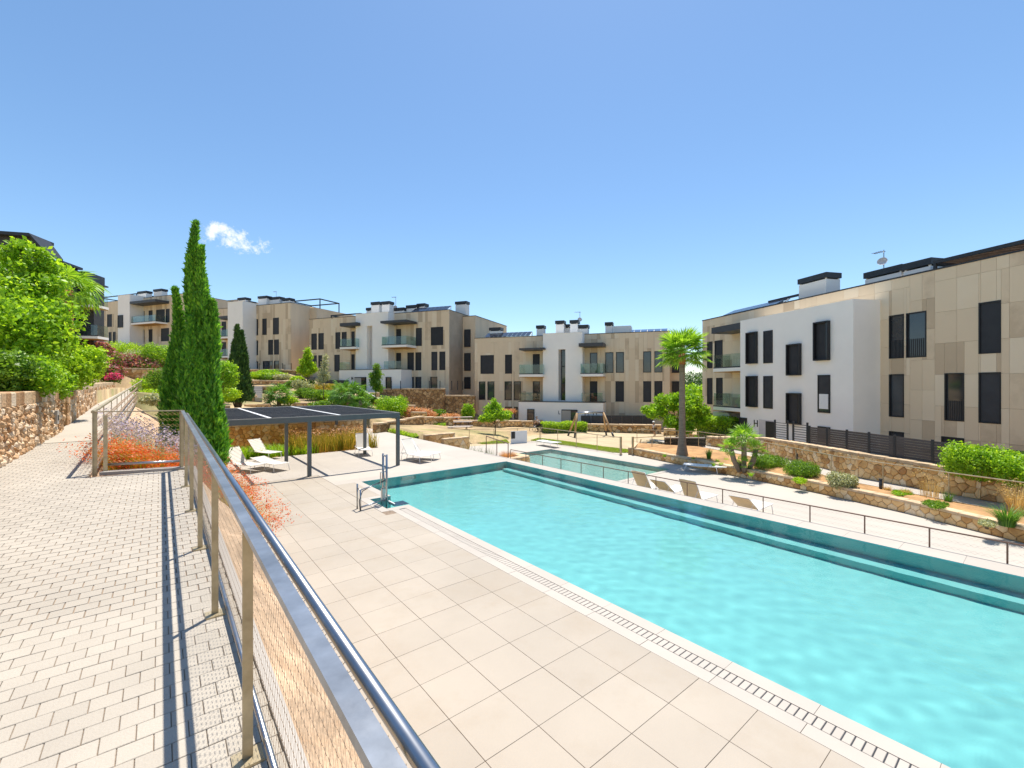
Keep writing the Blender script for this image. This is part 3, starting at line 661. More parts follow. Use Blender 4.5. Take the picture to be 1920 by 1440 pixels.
far_wall('small stone block left of the garden stairs', [(458, 743, 40), (478, 743, 40)], 1.2)
far_wall('terrace wall beneath the two young trees', [(580, 722, 53), (640, 722, 52)], 1.6)
far_wall('low pale wall below the rounded shrubs', [(574, 736, 46), (610, 737, 45.4), (640, 744, 45)], 1.0)
far_wall('low wall just behind the pergola roof', [(548, 758, 38), (606, 757, 38.6)], .9)
far_wall('low wall behind the pergola by the stair foot', [(458, 761, 36), (506, 760, 36.4)], .9)
far_wall('low wall left of the small cypress', [(400, 765, 32), (430, 764, 32.4)], .9)
far_wall('stone wall of the steps to the white entrance', [(668, 738, 48), (708, 738, 47.4)], 1.8)
far_wall('step wall below the white entrance stair', [(684, 750, 44), (741, 749, 43.4)], 1.6)
far_wall('upper of two step walls right of the round bush', [(742, 762, 42), (776, 762, 41.6)], 1.6)
far_wall('lower of two step walls right of the round bush', [(770, 775, 40), (797, 775, 39.6)], 1.4)
far_wall('slanting wall in front of the rusty grasses', [(706, 797, 33), (745, 791, 35), (795, 782, 37.5)], .8, dark=True)
far_wall('wall behind the picnic tables, left of the small tree', [(795, 784, 38), (850, 785, 39.5)], 1.0)
far_wall('wall behind the picnic tables, under the small tree', [(850, 791, 41), (930, 790, 42), (1000, 792, 42.5)], 1.4)
far_wall('brown wall end beside the clipped hedge', [(1000, 790, 44), (1018, 790, 44)], 1.4, dark=True)
far_wall('garden wall behind the cyclist', [(1082, 797, 41.5), (1160, 798, 40.5), (1240, 799, 39.5)], 1.4)
far_wall('garden wall sloping down behind the palm trunk', [(1244, 805, 37), (1275, 809, 36.4), (1320, 820, 35.6), (1345, 824, 34)], 1.4)
# garden stairs
def steps(label, px0, px1, ybot, ytop, z0, z1, n, lv0):
    a0, b0 = XY(px0, z0), XY(px1, z0); a1, b1 = XY(px0, z1), XY(px1, z1); h0, h1 = LV(ybot, z0), LV(ytop, z1)
    t = thing('garden_stairs', label, 'stairs', (*a0, h0))
    for i in range(n):
        s, e = i/n, (i+1)/n
        q = lambda A, B, k: (A[0]+(B[0]-A[0])*k, A[1]+(B[1]-A[1])*k)
        pts = [q(a0, a1, s), q(b0, b1, s), q(b0, b1, e+.6/n), q(a0, a1, e+.6/n)]
        mb = MB(); top = h0+(h1-h0)*(i+1)/n; mb.prism(pts, top-.4, top); mb.build('step', m_conc, t)
steps('pale concrete garden stairs climbing behind the small cypress', 466, 492, 748, 724, 40, 46.5, 7, 0)
steps('short concrete stairs to the white entrance', 680, 694, 748, 740, 45, 47.5, 4, 0)
steps('lower flight of stairs right of the entrance stair', 706, 718, 749, 745, 45, 46.5, 3, 0)
# ================================================================== apartment blocks
class Fac:
    """a facade line in plan, so that photo columns become metres along it"""
    def __init__(s, r0, z0, dr, dz):
        l = math.hypot(dr, dz); s.p = (r0, z0); s.d = (dr/l, dz/l); s.n = (s.d[1], -s.d[0])     # n points to the viewer
        if s.n[1] > 0: s.n = (-s.n[0], -s.n[1])
    def u(s, px, off=0):                              # metres along the facade plane moved forward by off
        k = (px-960)/F; r0, z0 = s.p[0]+s.n[0]*off, s.p[1]+s.n[1]*off
        return (k*z0-r0)/(s.d[0]-k*s.d[1])
    def z(s, u, off=0): return s.p[1]+s.n[1]*off+s.d[1]*u
    def h(s, px, py, off=0): return E-(py-720)/F*s.z(s.u(px, off), off)
    def w(s, u, off=0):
        r, z = s.p[0]+s.n[0]*off+s.d[0]*u, s.p[1]+s.n[1]*off+s.d[1]*u; return CW(r, z)
    def rz(s):
        a = Vector(CW(*s.d)); return math.atan2(a.y, a.x)
class Block:
    """local frame of a building: u along the facade, v outwards to the viewer, w = height above the deck"""
    def __init__(s, fac, label, base, u0):
        s.f = fac; x, y = fac.w(0); s.root = thing('apartment_building', label, 'building', (*fac.w(u0), base), fac.rz())
        s.du = Vector((*CW(*fac.d), 0)); s.dv = Vector((*CW(*fac.n), 0)); s.o = Vector((x, y, 0))
    def P(s, u, v, w): return s.o+s.du*u+s.dv*v+Vector((0, 0, w))
    def boxm(s, mb, u0, u1, v0, v1, w0, w1):
        c = [s.P(u, v, w) for w in (w0, w1) for u, v in ((u0, v0), (u1, v0), (u1, v1), (u0, v1))]
        return mb.add(c, [(0,3,2,1),(4,5,6,7),(0,1,5,4),(1,2,6,5),(2,3,7,6),(3,0,4,7)])
    def box(s, name, m, u0, u1, v0, v1, w0, w1, parent=None):
        return s.boxm(MB(), u0, u1, v0, v1, w0, w1).build(name, m, parent or s.root)
    def window(s, u0, u1, w0, w1, v, kind='blind', proud=.0, parent=None, fr=.06):
        """frame ring and pane standing in a facade whose face is at v"""
        mb = MB(); a = v-.10; b = v+.02+proud
        for q in ((u0, u0+fr, w0, w1), (u1-fr, u1, w0, w1), (u0+fr, u1-fr, w0, w0+fr), (u0+fr, u1-fr, w1-fr, w1)): s.boxm(mb, q[0], q[1], a, b, q[2], q[3])
        wi = mb.build('window', m_frame, parent or s.root)
        s.box('pane', m_blind if kind == 'blind' else m_pane, u0+fr, u1-fr, a, v-(.03 if kind == 'blind' else .07), w0+fr, w1-fr, wi)
        if kind == 'box':
            pass
        if u1-u0 > 1.25 and kind == 'glass':
            s.box('mullion', m_frame, (u0+u1)/2-.03, (u0+u1)/2+.03, v-.068, v-.02, w0+fr, w1-fr, wi)
        return wi
    def panels(s, u0, u1, w0, w1, v, holes, wide=.95, narrow=.5, rowh=1.5, parts=True, th=.10):
        """cladding panels in staggered columns, cut round the openings"""
        rects = []; u = u0; k = 0
        while u < u1-.05:
            wd = min(random.choice((wide, wide, narrow, narrow*1.3)), u1-u); wd = wd if u1-u-wd > .15 else u1-u
            w = w0-random.choice((0, .5, .5))*rowh
            while w < w1-.02:
                a, b = max(w, w0), min(w+rowh, w1)
                if b-a > .03: rects.append((u, u+wd, a, b))
                w += rowh
            u += wd; k += 1
        for hu0, hu1, hw0, hw1 in holes:
            nr = []
            for r in rects:
                if r[1] <= hu0+.001 or r[0] >= hu1-.001 or r[3] <= hw0+.001 or r[2] >= hw1-.001: nr.append(r); continue
                a, b, c, d = r
                if a < hu0: nr.append((a, hu0, c, d))
                if b > hu1: nr.append((hu1, b, c, d))
                m0, m1 = max(a, hu0), min(b, hu1)
                if c < hw0: nr.append((m0, m1, c, hw0))
                if d > hw1: nr.append((m0, m1, hw1, d))
            rects = nr
        gp = .008
        rects = [r for r in rects if r[1]-r[0] > .02 and r[3]-r[2] > .02]; rects.sort(key=lambda r: -(r[1]-r[0])*(r[3]-r[2]))
        if parts:
            for a, b, c, d in rects[:290]: s.box('panel', m_tan, a+gp/2, b-gp/2, v-th, v, c+gp/2, d-gp/2)
            rects = rects[290:]
        if rects:
            mb = MB()
            for a, b, c, d in rects: s.boxm(mb, a+gp/2, b-gp/2, v-th, v, c+gp/2, d-gp/2)
            tag(mb.build('cladding', m_tan, s.root), kind='stuff')
    def chimney(s, u0, u1, w0, w1, v0, dv=.9):
        c = s.box('chimney', m_white, u0, u1, v0-dv, v0, w0, w1-.42)
        s.box('cowl', m_dark, u0-.06, u1+.06, v0-dv-.06, v0+.06, w1-.34, w1, c)
        mb = MB()
        for a in (u0+.03, u1-.11):
            for b in (v0-dv+.03, v0-.11): s.boxm(mb, a, a+.08, b, b+.08, w1-.44, w1-.33)
        mb.build('cowl_leg', m_white, c)
    def balcony(s, u0, u1, v0, v1, wt, glass=1.05, soffit=True, th=.26, sides=(0, 1)):
        b = s.box('balcony', m_white, u0, u1, v0, v1, wt-th, wt)
        if soffit: s.box('soffit', m_woodsoff, u0+.05, u1-.05, v0+.02, v1-.05, wt-th-.05, wt-th-.003, b)
        mb = MB(); k = max(1, round((u1-u0)/1.5))
        for i in range(k): s.boxm(mb, u0+.03+(u1-u0-.06)*i/k+.012, u0+.03+(u1-u0-.06)*(i+1)/k-.012, v1-.055, v1-.035, wt+.03, wt+glass)
        if 0 in sides: s.boxm(mb, u0+.035, u0+.055, v0+.05, v1-.07, wt+.03, wt+glass)
        if 1 in sides: s.boxm(mb, u1-.055, u1-.035, v0+.05, v1-.07, wt+.03, wt+glass)
        mb.build('glass_balustrade', m_glass, b)
        s.box('shoe_rail', m_darkgrey, u0+.01, u1-.01, v1-.075, v1-.015, wt+.001, wt+.10, b)
    def canopy(s, u0, u1, v0, v1, w0, w1): s.box('canopy', m_darkgrey, u0, u1, v0, v1, w0, w1)
    def solar(s, u0, u1, v, w0, w1, n, m=None):
        t = MB(); du = (u1-u0)/n
        so_ = s.box('solar_rack', m_whitep, u0, u1, v-1.2, v-1.12, w1-.06, w1)
        for i in range(n):
            c = [s.P(u0+du*i+.03, v, w0), s.P(u0+du*(i+1)-.03, v, w0), s.P(u0+du*(i+1)-.03, v-1.1, w1), s.P(u0+du*i+.03, v-1.1, w1)]
            mb = MB(); up = Vector((0, 0, .05)); mb.add(c+[q+up for q in c], [(0,3,2,1),(4,5,6,7),(0,1,5,4),(1,2,6,5),(2,3,7,6),(3,0,4,7)])
            mb.build('solar_panel', m or m_pv, so_)
        leg = MB()
        for i in range(n+1): leg.bar(s.P(u0+du*i, v-1.0, w0-.25), s.P(u0+du*i, v-1.0, w1-.02), .05, .05); leg.bar(s.P(u0+du*i, v-.05, w0-.15), s.P(u0+du*i, v-1.1, w1-.03), .05, .05)
        leg.build('rack_frame', m_whitep, so_)
    def roof_pergola(s, u0, u1, v0, v1, w0, w1, slats=0):
        r = s.box('roof_pergola', m_dark, u0, u1, v1-.12, v1, w1-.16, w1)
        mb = MB(); s.boxm(mb, u0, u1, v0, v0+.12, w1-.16, w1); s.boxm(mb, u0, u0+.12, v0+.12, v1-.12, w1-.16, w1); s.boxm(mb, u1-.12, u1, v0+.12, v1-.12, w1-.16, w1)
        mb.build('pergola_beam', m_dark, r)
        for a in (u0, u1-.12):
            for b in (v0, v1-.12): s.box('pergola_post', m_dark, a+.004, a+.116, b+.004, b+.116, w0, w1-.16, r)
        for i in range(slats):
            a = u0+.2+(u1-u0-.4)*i/max(1, slats-1); s.box('pergola_slat', m_wood, a, a+.07, v0+.125, v1-.125, w1-.12, w1-.04, r)
    def antenna(s, u, v, w0, w1):
        mb = MB(); mb.tube([s.P(u, v, w0), s.P(u, v, w1)], .03, 6); mb.tube([s.P(u-.6, v, w1-.05), s.P(u+.1, v, w1-.12)], .02, 5)
        for i in range(6): mb.tube([s.P(u-.57+i*.1, v-.18, w1-.06), s.P(u-.57+i*.1, v+.18, w1-.06)], .012, 4)
        a = mb.build('antenna', m_steel, s.root)
        d = MB(); c = s.P(u, v+.1, w0+(w1-w0)*.45); k = 14; ax = (s.dv*.8+s.du*.4+Vector((0, 0, .3))).normalized(); e = ax.cross(Vector((0, 0, 1))).normalized(); g2 = e.cross(ax)
        d.v = [tuple(c-ax*.06)]
        for rr, off in ((.13, -.02), (.25, .05)):
            for i in range(k): th = 2*math.pi*i/k; d.v.append(tuple(c+ax*off+e*math.cos(th)*rr+g2*math.sin(th)*rr))
        d.f = [(0, 1+i, 1+(i+1) % k) for i in range(k)]+[(1+i, 1+k+i, 1+k+(i+1) % k, 1+(i+1) % k) for i in range(k)]
        d.build('dish', m_tee, a, smooth=True)
    def letter(s, ch, u, v, w, h):
        mb = MB(); t = h*.14; wd = h*.62
        def st(a, b):
            p, q = s.P(u+a[0]*wd, v+.012, w+a[1]*h), s.P(u+b[0]*wd, v+.012, w+b[1]*h); mb.bar(p, q, t, .02, tuple(s.dv))
        for a, b in {'H': [((0,0),(0,1)), ((1,0),(1,1)), ((0,.5),(1,.5))], 'M': [((0,0),(.08,1)), ((1,0),(.92,1)), ((.08,1),(.5,.3)), ((.92,1),(.5,.3))], 'L': [((0,0),(0,1)), ((0,.05),(.8,.05))]}[ch]: st(a, b)
        mb.build('letter', m_frame, s.root)

# ---------------- right-hand block (H)
f = Fac(21.05, 18.8, .222, -1); b = Block(f, 'nearest tan and white apartment block on the right, marked H', -1.0, f.u(1650))
U = lambda x, off=0: f.u(x, off)
TOP, V0 = E+5.52, 0; uL, uR = U(1317), U(1920)+9
WBv = 1.81; ua, ub_ = U(1388, WBv), U(1600, WBv); BWT = E+4.54
b.box('wall', m_tanbase, uL, uR, -14, -.10, -1.2, TOP)
b.box('parapet', m_dark, uL-.03, uR+.03, -14, .03, TOP, TOP+.07)
rows = {'T': (E+1.34, E+3.62), 'M': (E-1.73, E+.51), 'B': (E-4.2, E-2.5)}
tanw = [('T', 1667, 1695), ('T', 1699, 1737), ('T', 1835, 1877), ('M', 1667, 1695), ('M', 1771, 1808), ('M', 1835, 1877), ('B', 1667, 1695), ('B', 1765, 1808), ('T', 1326, 1336), ('M', 1326, 1336), ('B', 1326, 1336),
        ('T', 1340, 1355), ('M', 1343, 1355)]
holes = [(U(a), U(c), *rows[k]) for k, a, c in tanw]
b.panels(uL, uR, -1.1, TOP, 0, holes+[(ua+.3, ub_-.3, -1.1, BWT-.4)], wide=.88, narrow=.42, rowh=1.5)
for k, a, c in tanw:
    w0, w1 = rows[k]; wi = b.window(U(a), U(c), w0, w1, 0, 'glass' if (k, a) in (('T', 1667), ('T', 1699), ('M', 1771), ('M', 1667)) else 'blind', fr=.05)
    if (k, a) in (('T', 1667), ('T', 1699), ('M', 1771)):
        mb = MB()
        for i in range(9): q = U(a)+.1+(U(c)-U(a)-.2)*i/8; b.boxm(mb, q, q+.03, -.060, -.045, w0+.06, w0+.95)
        mb.build('guard_bars', m_darkgrey, wi)
b.box('white_volume', m_white, ua, ub_, -.3, WBv, -1.2, BWT)
ww = [(1402,1421,623,682),(1402,1421,705,763),(1432,1449,620,681),(1432,1449,705,766),(1478,1503,645,704),(1478,1503,737,795),(1529,1557,603,676),(1534,1557,703,774),(1534,1557,800,830),(1386.5,1401,783,802)]
def wwin(q0, q1, y0, y1, proud):
    a, c = U(q0, WBv), U(q1, WBv); m = (q0+q1)/2; w0, w1 = f.h(m, y1, WBv), f.h(m, y0, WBv)
    mb = MB(); d = .07; fv = WBv+proud
    for q in ((a, a+d, w0, w1), (c-d, c, w0, w1), (a+d, c-d, w0, w0+d), (a+d, c-d, w1-d, w1)): b.boxm(mb, q[0], q[1], WBv+.001, fv, q[2], q[3])
    wi = mb.build('window', m_frame, b.root); b.box('pane', m_pane, a+d, c-d, WBv+.001, WBv+.02, w0+d, w1-d, wi)
    b.box('blind', m_blind, a+d+.02, c-d-(.2 if proud > .1 else .02), WBv+.022, WBv+.03, w0+d+(.0 if y0 != 703 else .9), w1-d, wi)
    if y0 == 703: b.box('pale_cloth', m_whitep, a+d+.03, c-d-.03, WBv+.033, WBv+.045, w0+d+.15, w0+d+1.0, wi)
for i, q in enumerate(ww): wwin(*q, .20 if i in (0, 1, 4, 5, 6) else .05)
da, dc = U(1423, WBv), U(1453, WBv)
b.box('door_recess', m_tee, da, dc, WBv+.001, WBv+.012, -1.2, f.h(1440, 788, WBv)); b.box('door', m_frame, dc-.75, dc-.02, WBv+.013, WBv+.03, -1.2, f.h(1440, 790, WBv))
b.letter('H', U(1414.5, WBv), WBv, f.h(1417, 800, WBv), .46)
for wt in (E+1.22, E-1.78): b.balcony(U(1337, 1.5), ua-.01, -.05, 1.5, wt, sides=(0,))
b.canopy(U(1336, 1.7), ua-.01, -.05, 1.8, E+3.95, E+4.42)
b.box('porch_wall', m_tee, U(1337, 1.2), U(1366, 1.2), .02, 1.2, -1.2, E-2.2)
b.chimney(U(1498, -1), U(1549, -1), TOP, f.h(1520, 518, -1), -1.0, 1.1)
b.chimney(U(1622, -1.5), U(1690, -1.5), TOP, f.h(1650, 505, -1.5), -1.5, 1.2); b.chimney(U(1694, -1.2), U(1745, -1.2), TOP, f.h(1720, 489, -1.2), -1.2, 1.4)
b.solar(U(1357, -1), U(1458, -1), -.9, TOP+.25, TOP+.72, 9); b.roof_pergola(U(1755, -.5), uR-1, -4.5, -.3, TOP, TOP+.55, 64)
b.roof_pergola(U(1440, -2), U(1500, -2), -5, -2, TOP, TOP+.9)
b.antenna(U(1652, -2), -2.2, f.h(1650, 505, -1.5), f.h(1652, 468, -2))

# ---------------- generic builder for the three stepped blocks facing the camera
def block(label, fac, base, px0, px1, roof, rows, wins, tower, low, balc, canop, chim, parts, depth=12, tow_v=1.25, low_v=2.2, letter=None, slot=None, lowwins=(), door=None, low_top=None, low_bot=None, tow_top=None, rowh=2.2, cap=True):
    b = Block(fac, label, base, fac.u((px0+px1)/2)); u0, u1 = fac.u(px0), fac.u(px1); U = fac.u
    b.box('wall', m_tanbase if parts else m_tanwall, u0, u1, -depth, -.10, base-1, roof); b.box('parapet', m_dark, u0-.03, u1+.03, -depth-.03, .03, roof, roof+.06)
    holes = [(U(a), U(c), *rows[k]) for k, a, c, *_ in wins]
    tw = [(U(tower[0], tow_v)+.2, U(tower[1], tow_v)-.2, base-1, tow_top-.3)] if tower else []
    b.panels(u0, u1, base-.9, roof, 0, holes+tw, wide=.62, narrow=.36, rowh=rowh, parts=parts)
    for k, a, c, *kind in wins: b.window(U(a), U(c), *rows[k], 0, kind[0] if kind else 'blind')
    if tower:
        ta, tb = U(tower[0], tow_v), U(tower[1], tow_v)
        if slot:
            sa, sb = U(slot[0], tow_v), U(slot[1], tow_v); m = (slot[0]+slot[1])/2; s0, s1 = fac.h(m, slot[3], tow_v), fac.h(m, slot[2], tow_v)
            mb = MB(); b.boxm(mb, ta, sa, -.2, tow_v, base-1, tow_top); b.boxm(mb, sb, tb, -.2, tow_v, base-1, tow_top); b.boxm(mb, sa, sb, -.2, tow_v, s1, tow_top); b.boxm(mb, sa, sb, -.2, tow_v, base-1, s0)
            mb.build('white_tower', m_white, b.root)
            b.box('slot_back', m_tee, sa, sb, -.2, tow_v-.62, s0, s1)
            if slot[4]: wi = b.window(sa+.25*(sb-sa), sb, s0, s1, tow_v-.45, 'glass', fr=.07); b.box('transom', m_frame, sa+.3*(sb-sa), sb-.07, tow_v-.52, tow_v-.44, s0+(s1-s0)*.66, s0+(s1-s0)*.68, wi); b.box('transom', m_frame, sa+.3*(sb-sa), sb-.07, tow_v-.52, tow_v-.44, s0+(s1-s0)*.32, s0+(s1-s0)*.34, wi)
        else: b.box('white_tower', m_white, ta, tb, -.2, tow_v, base-1, tow_top)
        b.box('tower_cap', m_whitep, ta-.02, tb+.02, -.2, tow_v+.03, tow_top, tow_top+.05)
    if low:
        la, lb = U(low[0], low_v), U(low[1], low_v)
        b.box('white_base', m_white, la, lb, -.2, low_v, base-1, low_top); b.box('base_cap', m_darkgrey, la-.02, lb+.02, tow_v*.0-.15, low_v+.02, low_top, low_top+.07)
        b.box('terrace_glass', m_glass, la+.05, ta-.05, low_v-.06, low_v-.04, low_top+.08, low_top+1.0); b.box('terrace_glass', m_glass, tb+.05, lb-.05, low_v-.06, low_v-.04, low_top+.08, low_top+1.0)
        for q0, q1, y0, y1 in lowwins: m = (q0+q1)/2; b.window(U(q0, low_v), U(q1, low_v), fac.h(m, y1, low_v), fac.h(m, y0, low_v), low_v+.10, 'glass')
        if door:
            q0, q1, y0 = door; a, c = U(q0, low_v), U(q1, low_v); w1 = fac.h((q0+q1)/2, y0, low_v)
            d = b.box('entrance', m_frame, a, c, low_v+.001, low_v+.05, base-.3, w1); b.box('door_leaf', m_pane, a+(c-a)*.62, c-.06, low_v+.052, low_v+.08, base-.2, w1-.1, d); b.box('lobby_wall', m_conc, a+.05, a+(c-a)*.58, low_v+.052, low_v+.07, base-.2, w1-.1, d)
        if letter: b.letter(letter[0], U(letter[1], low_v), low_v, fac.h(letter[1], letter[2], low_v), letter[3])
    for q0, q1, v1, wt in balc: b.balcony(U(q0, v1), U(q1, v1), -.02, v1, wt)
    for q0, q1, v1, w0, w1 in canop: b.canopy(U(q0, v1), U(q1, v1), -.02, v1, w0, w1)
    for q0, q1, y, v in chim: b.chimney(U(q0, v), U(q1, v), roof, fac.h((q0+q1)/2, y, v), v, .9)
    return b
# centre block (L)
fc = Fac(-4.31, 50.5, 17.6, -6.2); rw = {'T': (E+1.16, E+3.29), 'M': (E-1.82, E+.28), 'B': (E-3.9, E-2.55)}
RF = E+5.25
wl = [('T',901,926),('T',947,960),('T',999,1012),('T',1106,1120,'glass'),('T',1135,1150,'glass'),('T',1155,1170,'glass'),('T',1206,1221,'glass'),('T',1227,1242,'glass'),
      ('M',898,910,'glass'),('M',914,927,'glass'),('M',946,960,'glass'),('M',963,977,'glass'),('M',999,1012,'glass'),('M',1106,1120),('M',1154,1170),('M',1206,1221),('M',1227,1242),('B',947,960,'glass'),('B',964,971,'glass')]
b = block('three-storey tan block with white stair tower behind the playground, marked L', fc, -.6, 890, 1256, RF, rw, wl, (1018, 1092), (972.5, 1131),
      [(973, 1018, 1.9, E+1.02), (1088, 1131, 1.9, E+1.02)], [(973, 1020, 1.9, E+3.62, E+3.82), (1085, 1131, 2.0, E+3.80, E+4.15)],
      [(918, 938, 614, -2), (1006, 1019, 610, -2), (1042, 1057, 601, -.6), (1058.5, 1067.5, 608, -1.5), (1069, 1083, 600, -.6), (1084, 1102, 609, -1.0), (1135, 1148, 604, -1.5)], True,
      slot=(1047, 1060, 655, 751, True), lowwins=[(989, 1002, 767, 790)], door=(1053, 1083, 768), low_top=LV(754, 45.6), tow_top=E+5.32, letter=('L', 1047.5, 776.5, .35))
b.solar(fc.u(908, -1), fc.u(993, -1), -1.0, RF+.2, RF+.75, 10); b.solar(fc.u(1176, -2), fc.u(1252, -2), -2, RF+.2, RF+.6, 6, m_pvb)
b.box('roof_room', m_white, fc.u(1150, -2), fc.u(1183, -2), -4, -2, RF, fc.h(1166, 611, -2)); b.antenna(fc.u(1087, -1.2), -1.3, fc.h(1087, 612, -1), fc.h(1087, 583, -1))
ur = fc.u(1256); b.box('side_wing', m_tanwall, ur+.002, fc.u(1284, -2.5), -12, -2.5, -1.6, RF-.1)
for k in ('T', 'M'): b.window(fc.u(1260, -2.5), fc.u(1275, -2.5), *rw[k], -2.39, 'blind')
# left-centre block (M)
f3 = Fac(-25.7, 58.6, 16.45, -6.3); RF = E+8.75; rw = {'T': (E+4.62, E+6.8), 'M': (E+1.65, E+3.85), 'B': (E-.6, E+.86)}
wl = [('T',584,594),('T',597,607),('T',629,638),('T',641,650),('T',659,665),('T',734,739.5),('T',743,752),('T',780,791),('T',808,831),('M',586,594),('M',597,604),('M',627,637),('M',659,665),('M',734,739.5),('M',743,752),('M',764,776),('M',779,790),('M',809,820),('M',824,835),
      ('B',765,776,'glass'),('B',779,790,'glass'),('B',807,820,'glass'),('B',586,592)]
b = block('tan block with white stair tower above the big brown wall, marked M', f3, 2.2, 580, 842, RF, rw, wl, (667, 728), (636, 752),
      [(637, 667, 1.9, E+4.62), (715, 762, 2.1, E+4.62)], [(637, 669, 1.9, E+7.25, E+7.65), (713, 762, 2.2, E+7.28, E+7.55)],
      [(687, 695, 577, -1.5), (696, 711, 566, -.6), (716, 730, 565, -.4), (737, 757, 577, -1.5), (762, 781, 572, -2), (782, 796, 569, -2.5), (854, 874, 565, -4.5)], True,
      slot=(688, 698, 611, 692, False), lowwins=[(724, 734, 707, 730)], door=(665, 687, 707), low_top=LV(694, 54.2), tow_top=E+8.75, letter=('M', 659, 713, .42))
b.solar(f3.u(770, -1), f3.u(838, -1), -1, RF+.2, RF+.85, 9); b.roof_pergola(f3.u(622, -2), f3.u(678, -2), -4.5, -1.8, RF-.3, RF+.75); b.antenna(f3.u(742, -2), -2, RF, f3.h(742, 556, -2))
um = f3.u(842); b.box('rear_wing', m_tanwall, um+.004, um+1.75, -14, -3.5, 0, RF-.3); b.box('rear_parapet', m_dark, um+.004, um+1.80, -14.05, -3.45, RF-.3, RF-.24)
for k in ('T', 'M', 'B'): b.window(um+.25, um+1.1, *rw[k], -3.39, 'blind')
# left block behind the small cypress
f2 = Fac(-35.2, 64.2, 16.45, -6.3); RF = E+11.7; rw = {'T': (E+7.26, E+9.68), 'M': (E+4.3, E+6.5), 'B': (E+2.0, E+3.4)}
wl = [('T',476,484),('T',492,500),('T',512,523),('M',474,484),('M',503,512),('M',514,523),('B',475,484,'glass'),('B',493,511,'glass'),('B',514,523,'glass'),('T',416,424),('M',416,424)]
b = block('tan block with white tower rising behind the small cypress', f2, 5.2, 400, 545, RF, rw, wl, (427, 455), None, [(403, 427, 1.6, E+7.1), (403, 427, 1.6, E+4.2)], [(408, 427, 1.6, E+9.8, E+10.2)],
      [(446, 460, 558, -1), (461, 470, 565, -1), (484, 500, 555, -1.5), (501, 524, 557, -2), (529, 543, 559, -2)], False, tow_v=2.2, tow_top=LV(570, 65.5))
b.roof_pergola(f2.u(545, -3), f2.u(600, -3), -7, -3, RF-.5, RF+1.0); b.antenna(f2.u(518, -3), -3, RF, f2.h(518, 546, -3))
um = f2.u(545); b.box('rear_wing', m_tanwall, um+.004, um+1.2, -16, -3.6, 3, RF-.2)
# far left tan and white block
f1 = Fac(-62.3, 73, 16.45, -6.3); RF = LV(560, 73); rw = {'T': (E+9.9, E+12.1), 'M': (E+6.9, E+9.0)}
wl = [('T',201,210),('M',204,209),('M',212,217),('T',265,271),('T',279,286),('T',293,309),('T',311,318),('M',265,271),('M',279,286),('M',302,317)]
b = block('far tan block with white bay and balcony above the pink bougainvillea', f1, 9.0, 189, 350, RF, rw, wl, (221, 243), None, [(243, 291, 1.8, E+9.85)], [(242, 291, 2.0, E+12.9, E+13.3)],
      [(258, 274, 546, -1), (288, 303, 542, -1)], False, tow_v=2.0, tow_top=RF+.2)
b.window(f1.u(222, 2), f1.u(231, 2), LV(615, 72), LV(592, 72), 2.11, 'blind')
b.roof_pergola(f1.u(186, -1), f1.u(256, -1), -5, -1, RF, RF+1.3)
# far strip of a further block between the two
f0 = Fac(-52, 84, 16.45, -6.3); b0 = Block(f0, 'sliver of tan block behind the tall cypress', 8, f0.u(425))
b0.box('wall', m_tanwall, f0.u(398), f0.u(450), -8, 0, 6, f0.h(425, 564)); b0.box('parapet', m_dark, f0.u(398)-.03, f0.u(450)+.03, -8, .03, f0.h(425, 564), f0.h(425, 564)+.06)
# dark terraced block on the left behind the tree
fd = Fac((30-960)/F*36, 36, 16.45, 4.2); bl = Block(fd, 'dark metal-clad terraced block with glass balconies behind the left tree', 6.5, fd.u(60))
def dk_(px0, px1, ytop, v, name='volume'):
    u0, u1 = fd.u(px0, v), fd.u(px1, v); top = fd.h((px0+px1)/2, ytop, v); return u0, u1, top
u0, u1, t0 = dk_(-70, 64, 437, 0); bl.box('dark_volume', m_darkgrey, u0, u1, -2, 0, 5, t0-.25); bl.box('roof_slab', m_dark, u0-.2, u1+.1, -2, .7, t0-.25, t0)
mb = MB(); q = [bl.P(u1+.1, .7, t0), bl.P(u1+1.05, .3, t0-1.5), bl.P(u1+1.05, -1.5, t0-1.5), bl.P(u1+.1, -1.5, t0)]; dn = Vector((0, 0, -.2)); mb.add(q+[p+dn for p in q], [(0,1,2,3),(7,6,5,4),(0,4,5,1),(1,5,6,2),(2,6,7,3),(3,7,4,0)]); mb.build('pitched_eave', m_dark, bl.root)
for a in (8, 40): bl.box('pale_wall_panel', m_tee, fd.u(a), fd.u(a+12), .01, .05, t0-3.0, t0-2.3)
u2, u3, t1 = dk_(64, 116, 490, -3); bl.box('middle_volume', m_darkgrey, u2+.01, u3, -5, -3, 5, t1-.2); bl.box('roof_slab', m_dark, u2+.01, u3+.4, -5, -2.5, t1-.2, t1)
u4, u5, t2 = dk_(100, 176, 512, -5); bl.box('dark_wing', m_darkgrey, u4, u5, -6.5, -5, 4, t2-.9); bl.box('roof_slab', m_dark, u4, u5+.05, -6.5, -4.0, t2-.9, t2); bl.box('roof_lip', m_dark, u4, u5+.3, -6.6, -3.9, t2-.95, t2-.82)
for yy in (571, 630):
    wt = fd.h(150, yy, -3.6); bl.balcony(u4-1, fd.u(183, -3.4), -5, -3.4, wt, th=.22, sides=(1,))
    for a, c in ((128, 140), (147, 155)): bl.window(fd.u(a, -5), fd.u(c, -5), wt+.05, wt+2.2, -4.89, 'glass')
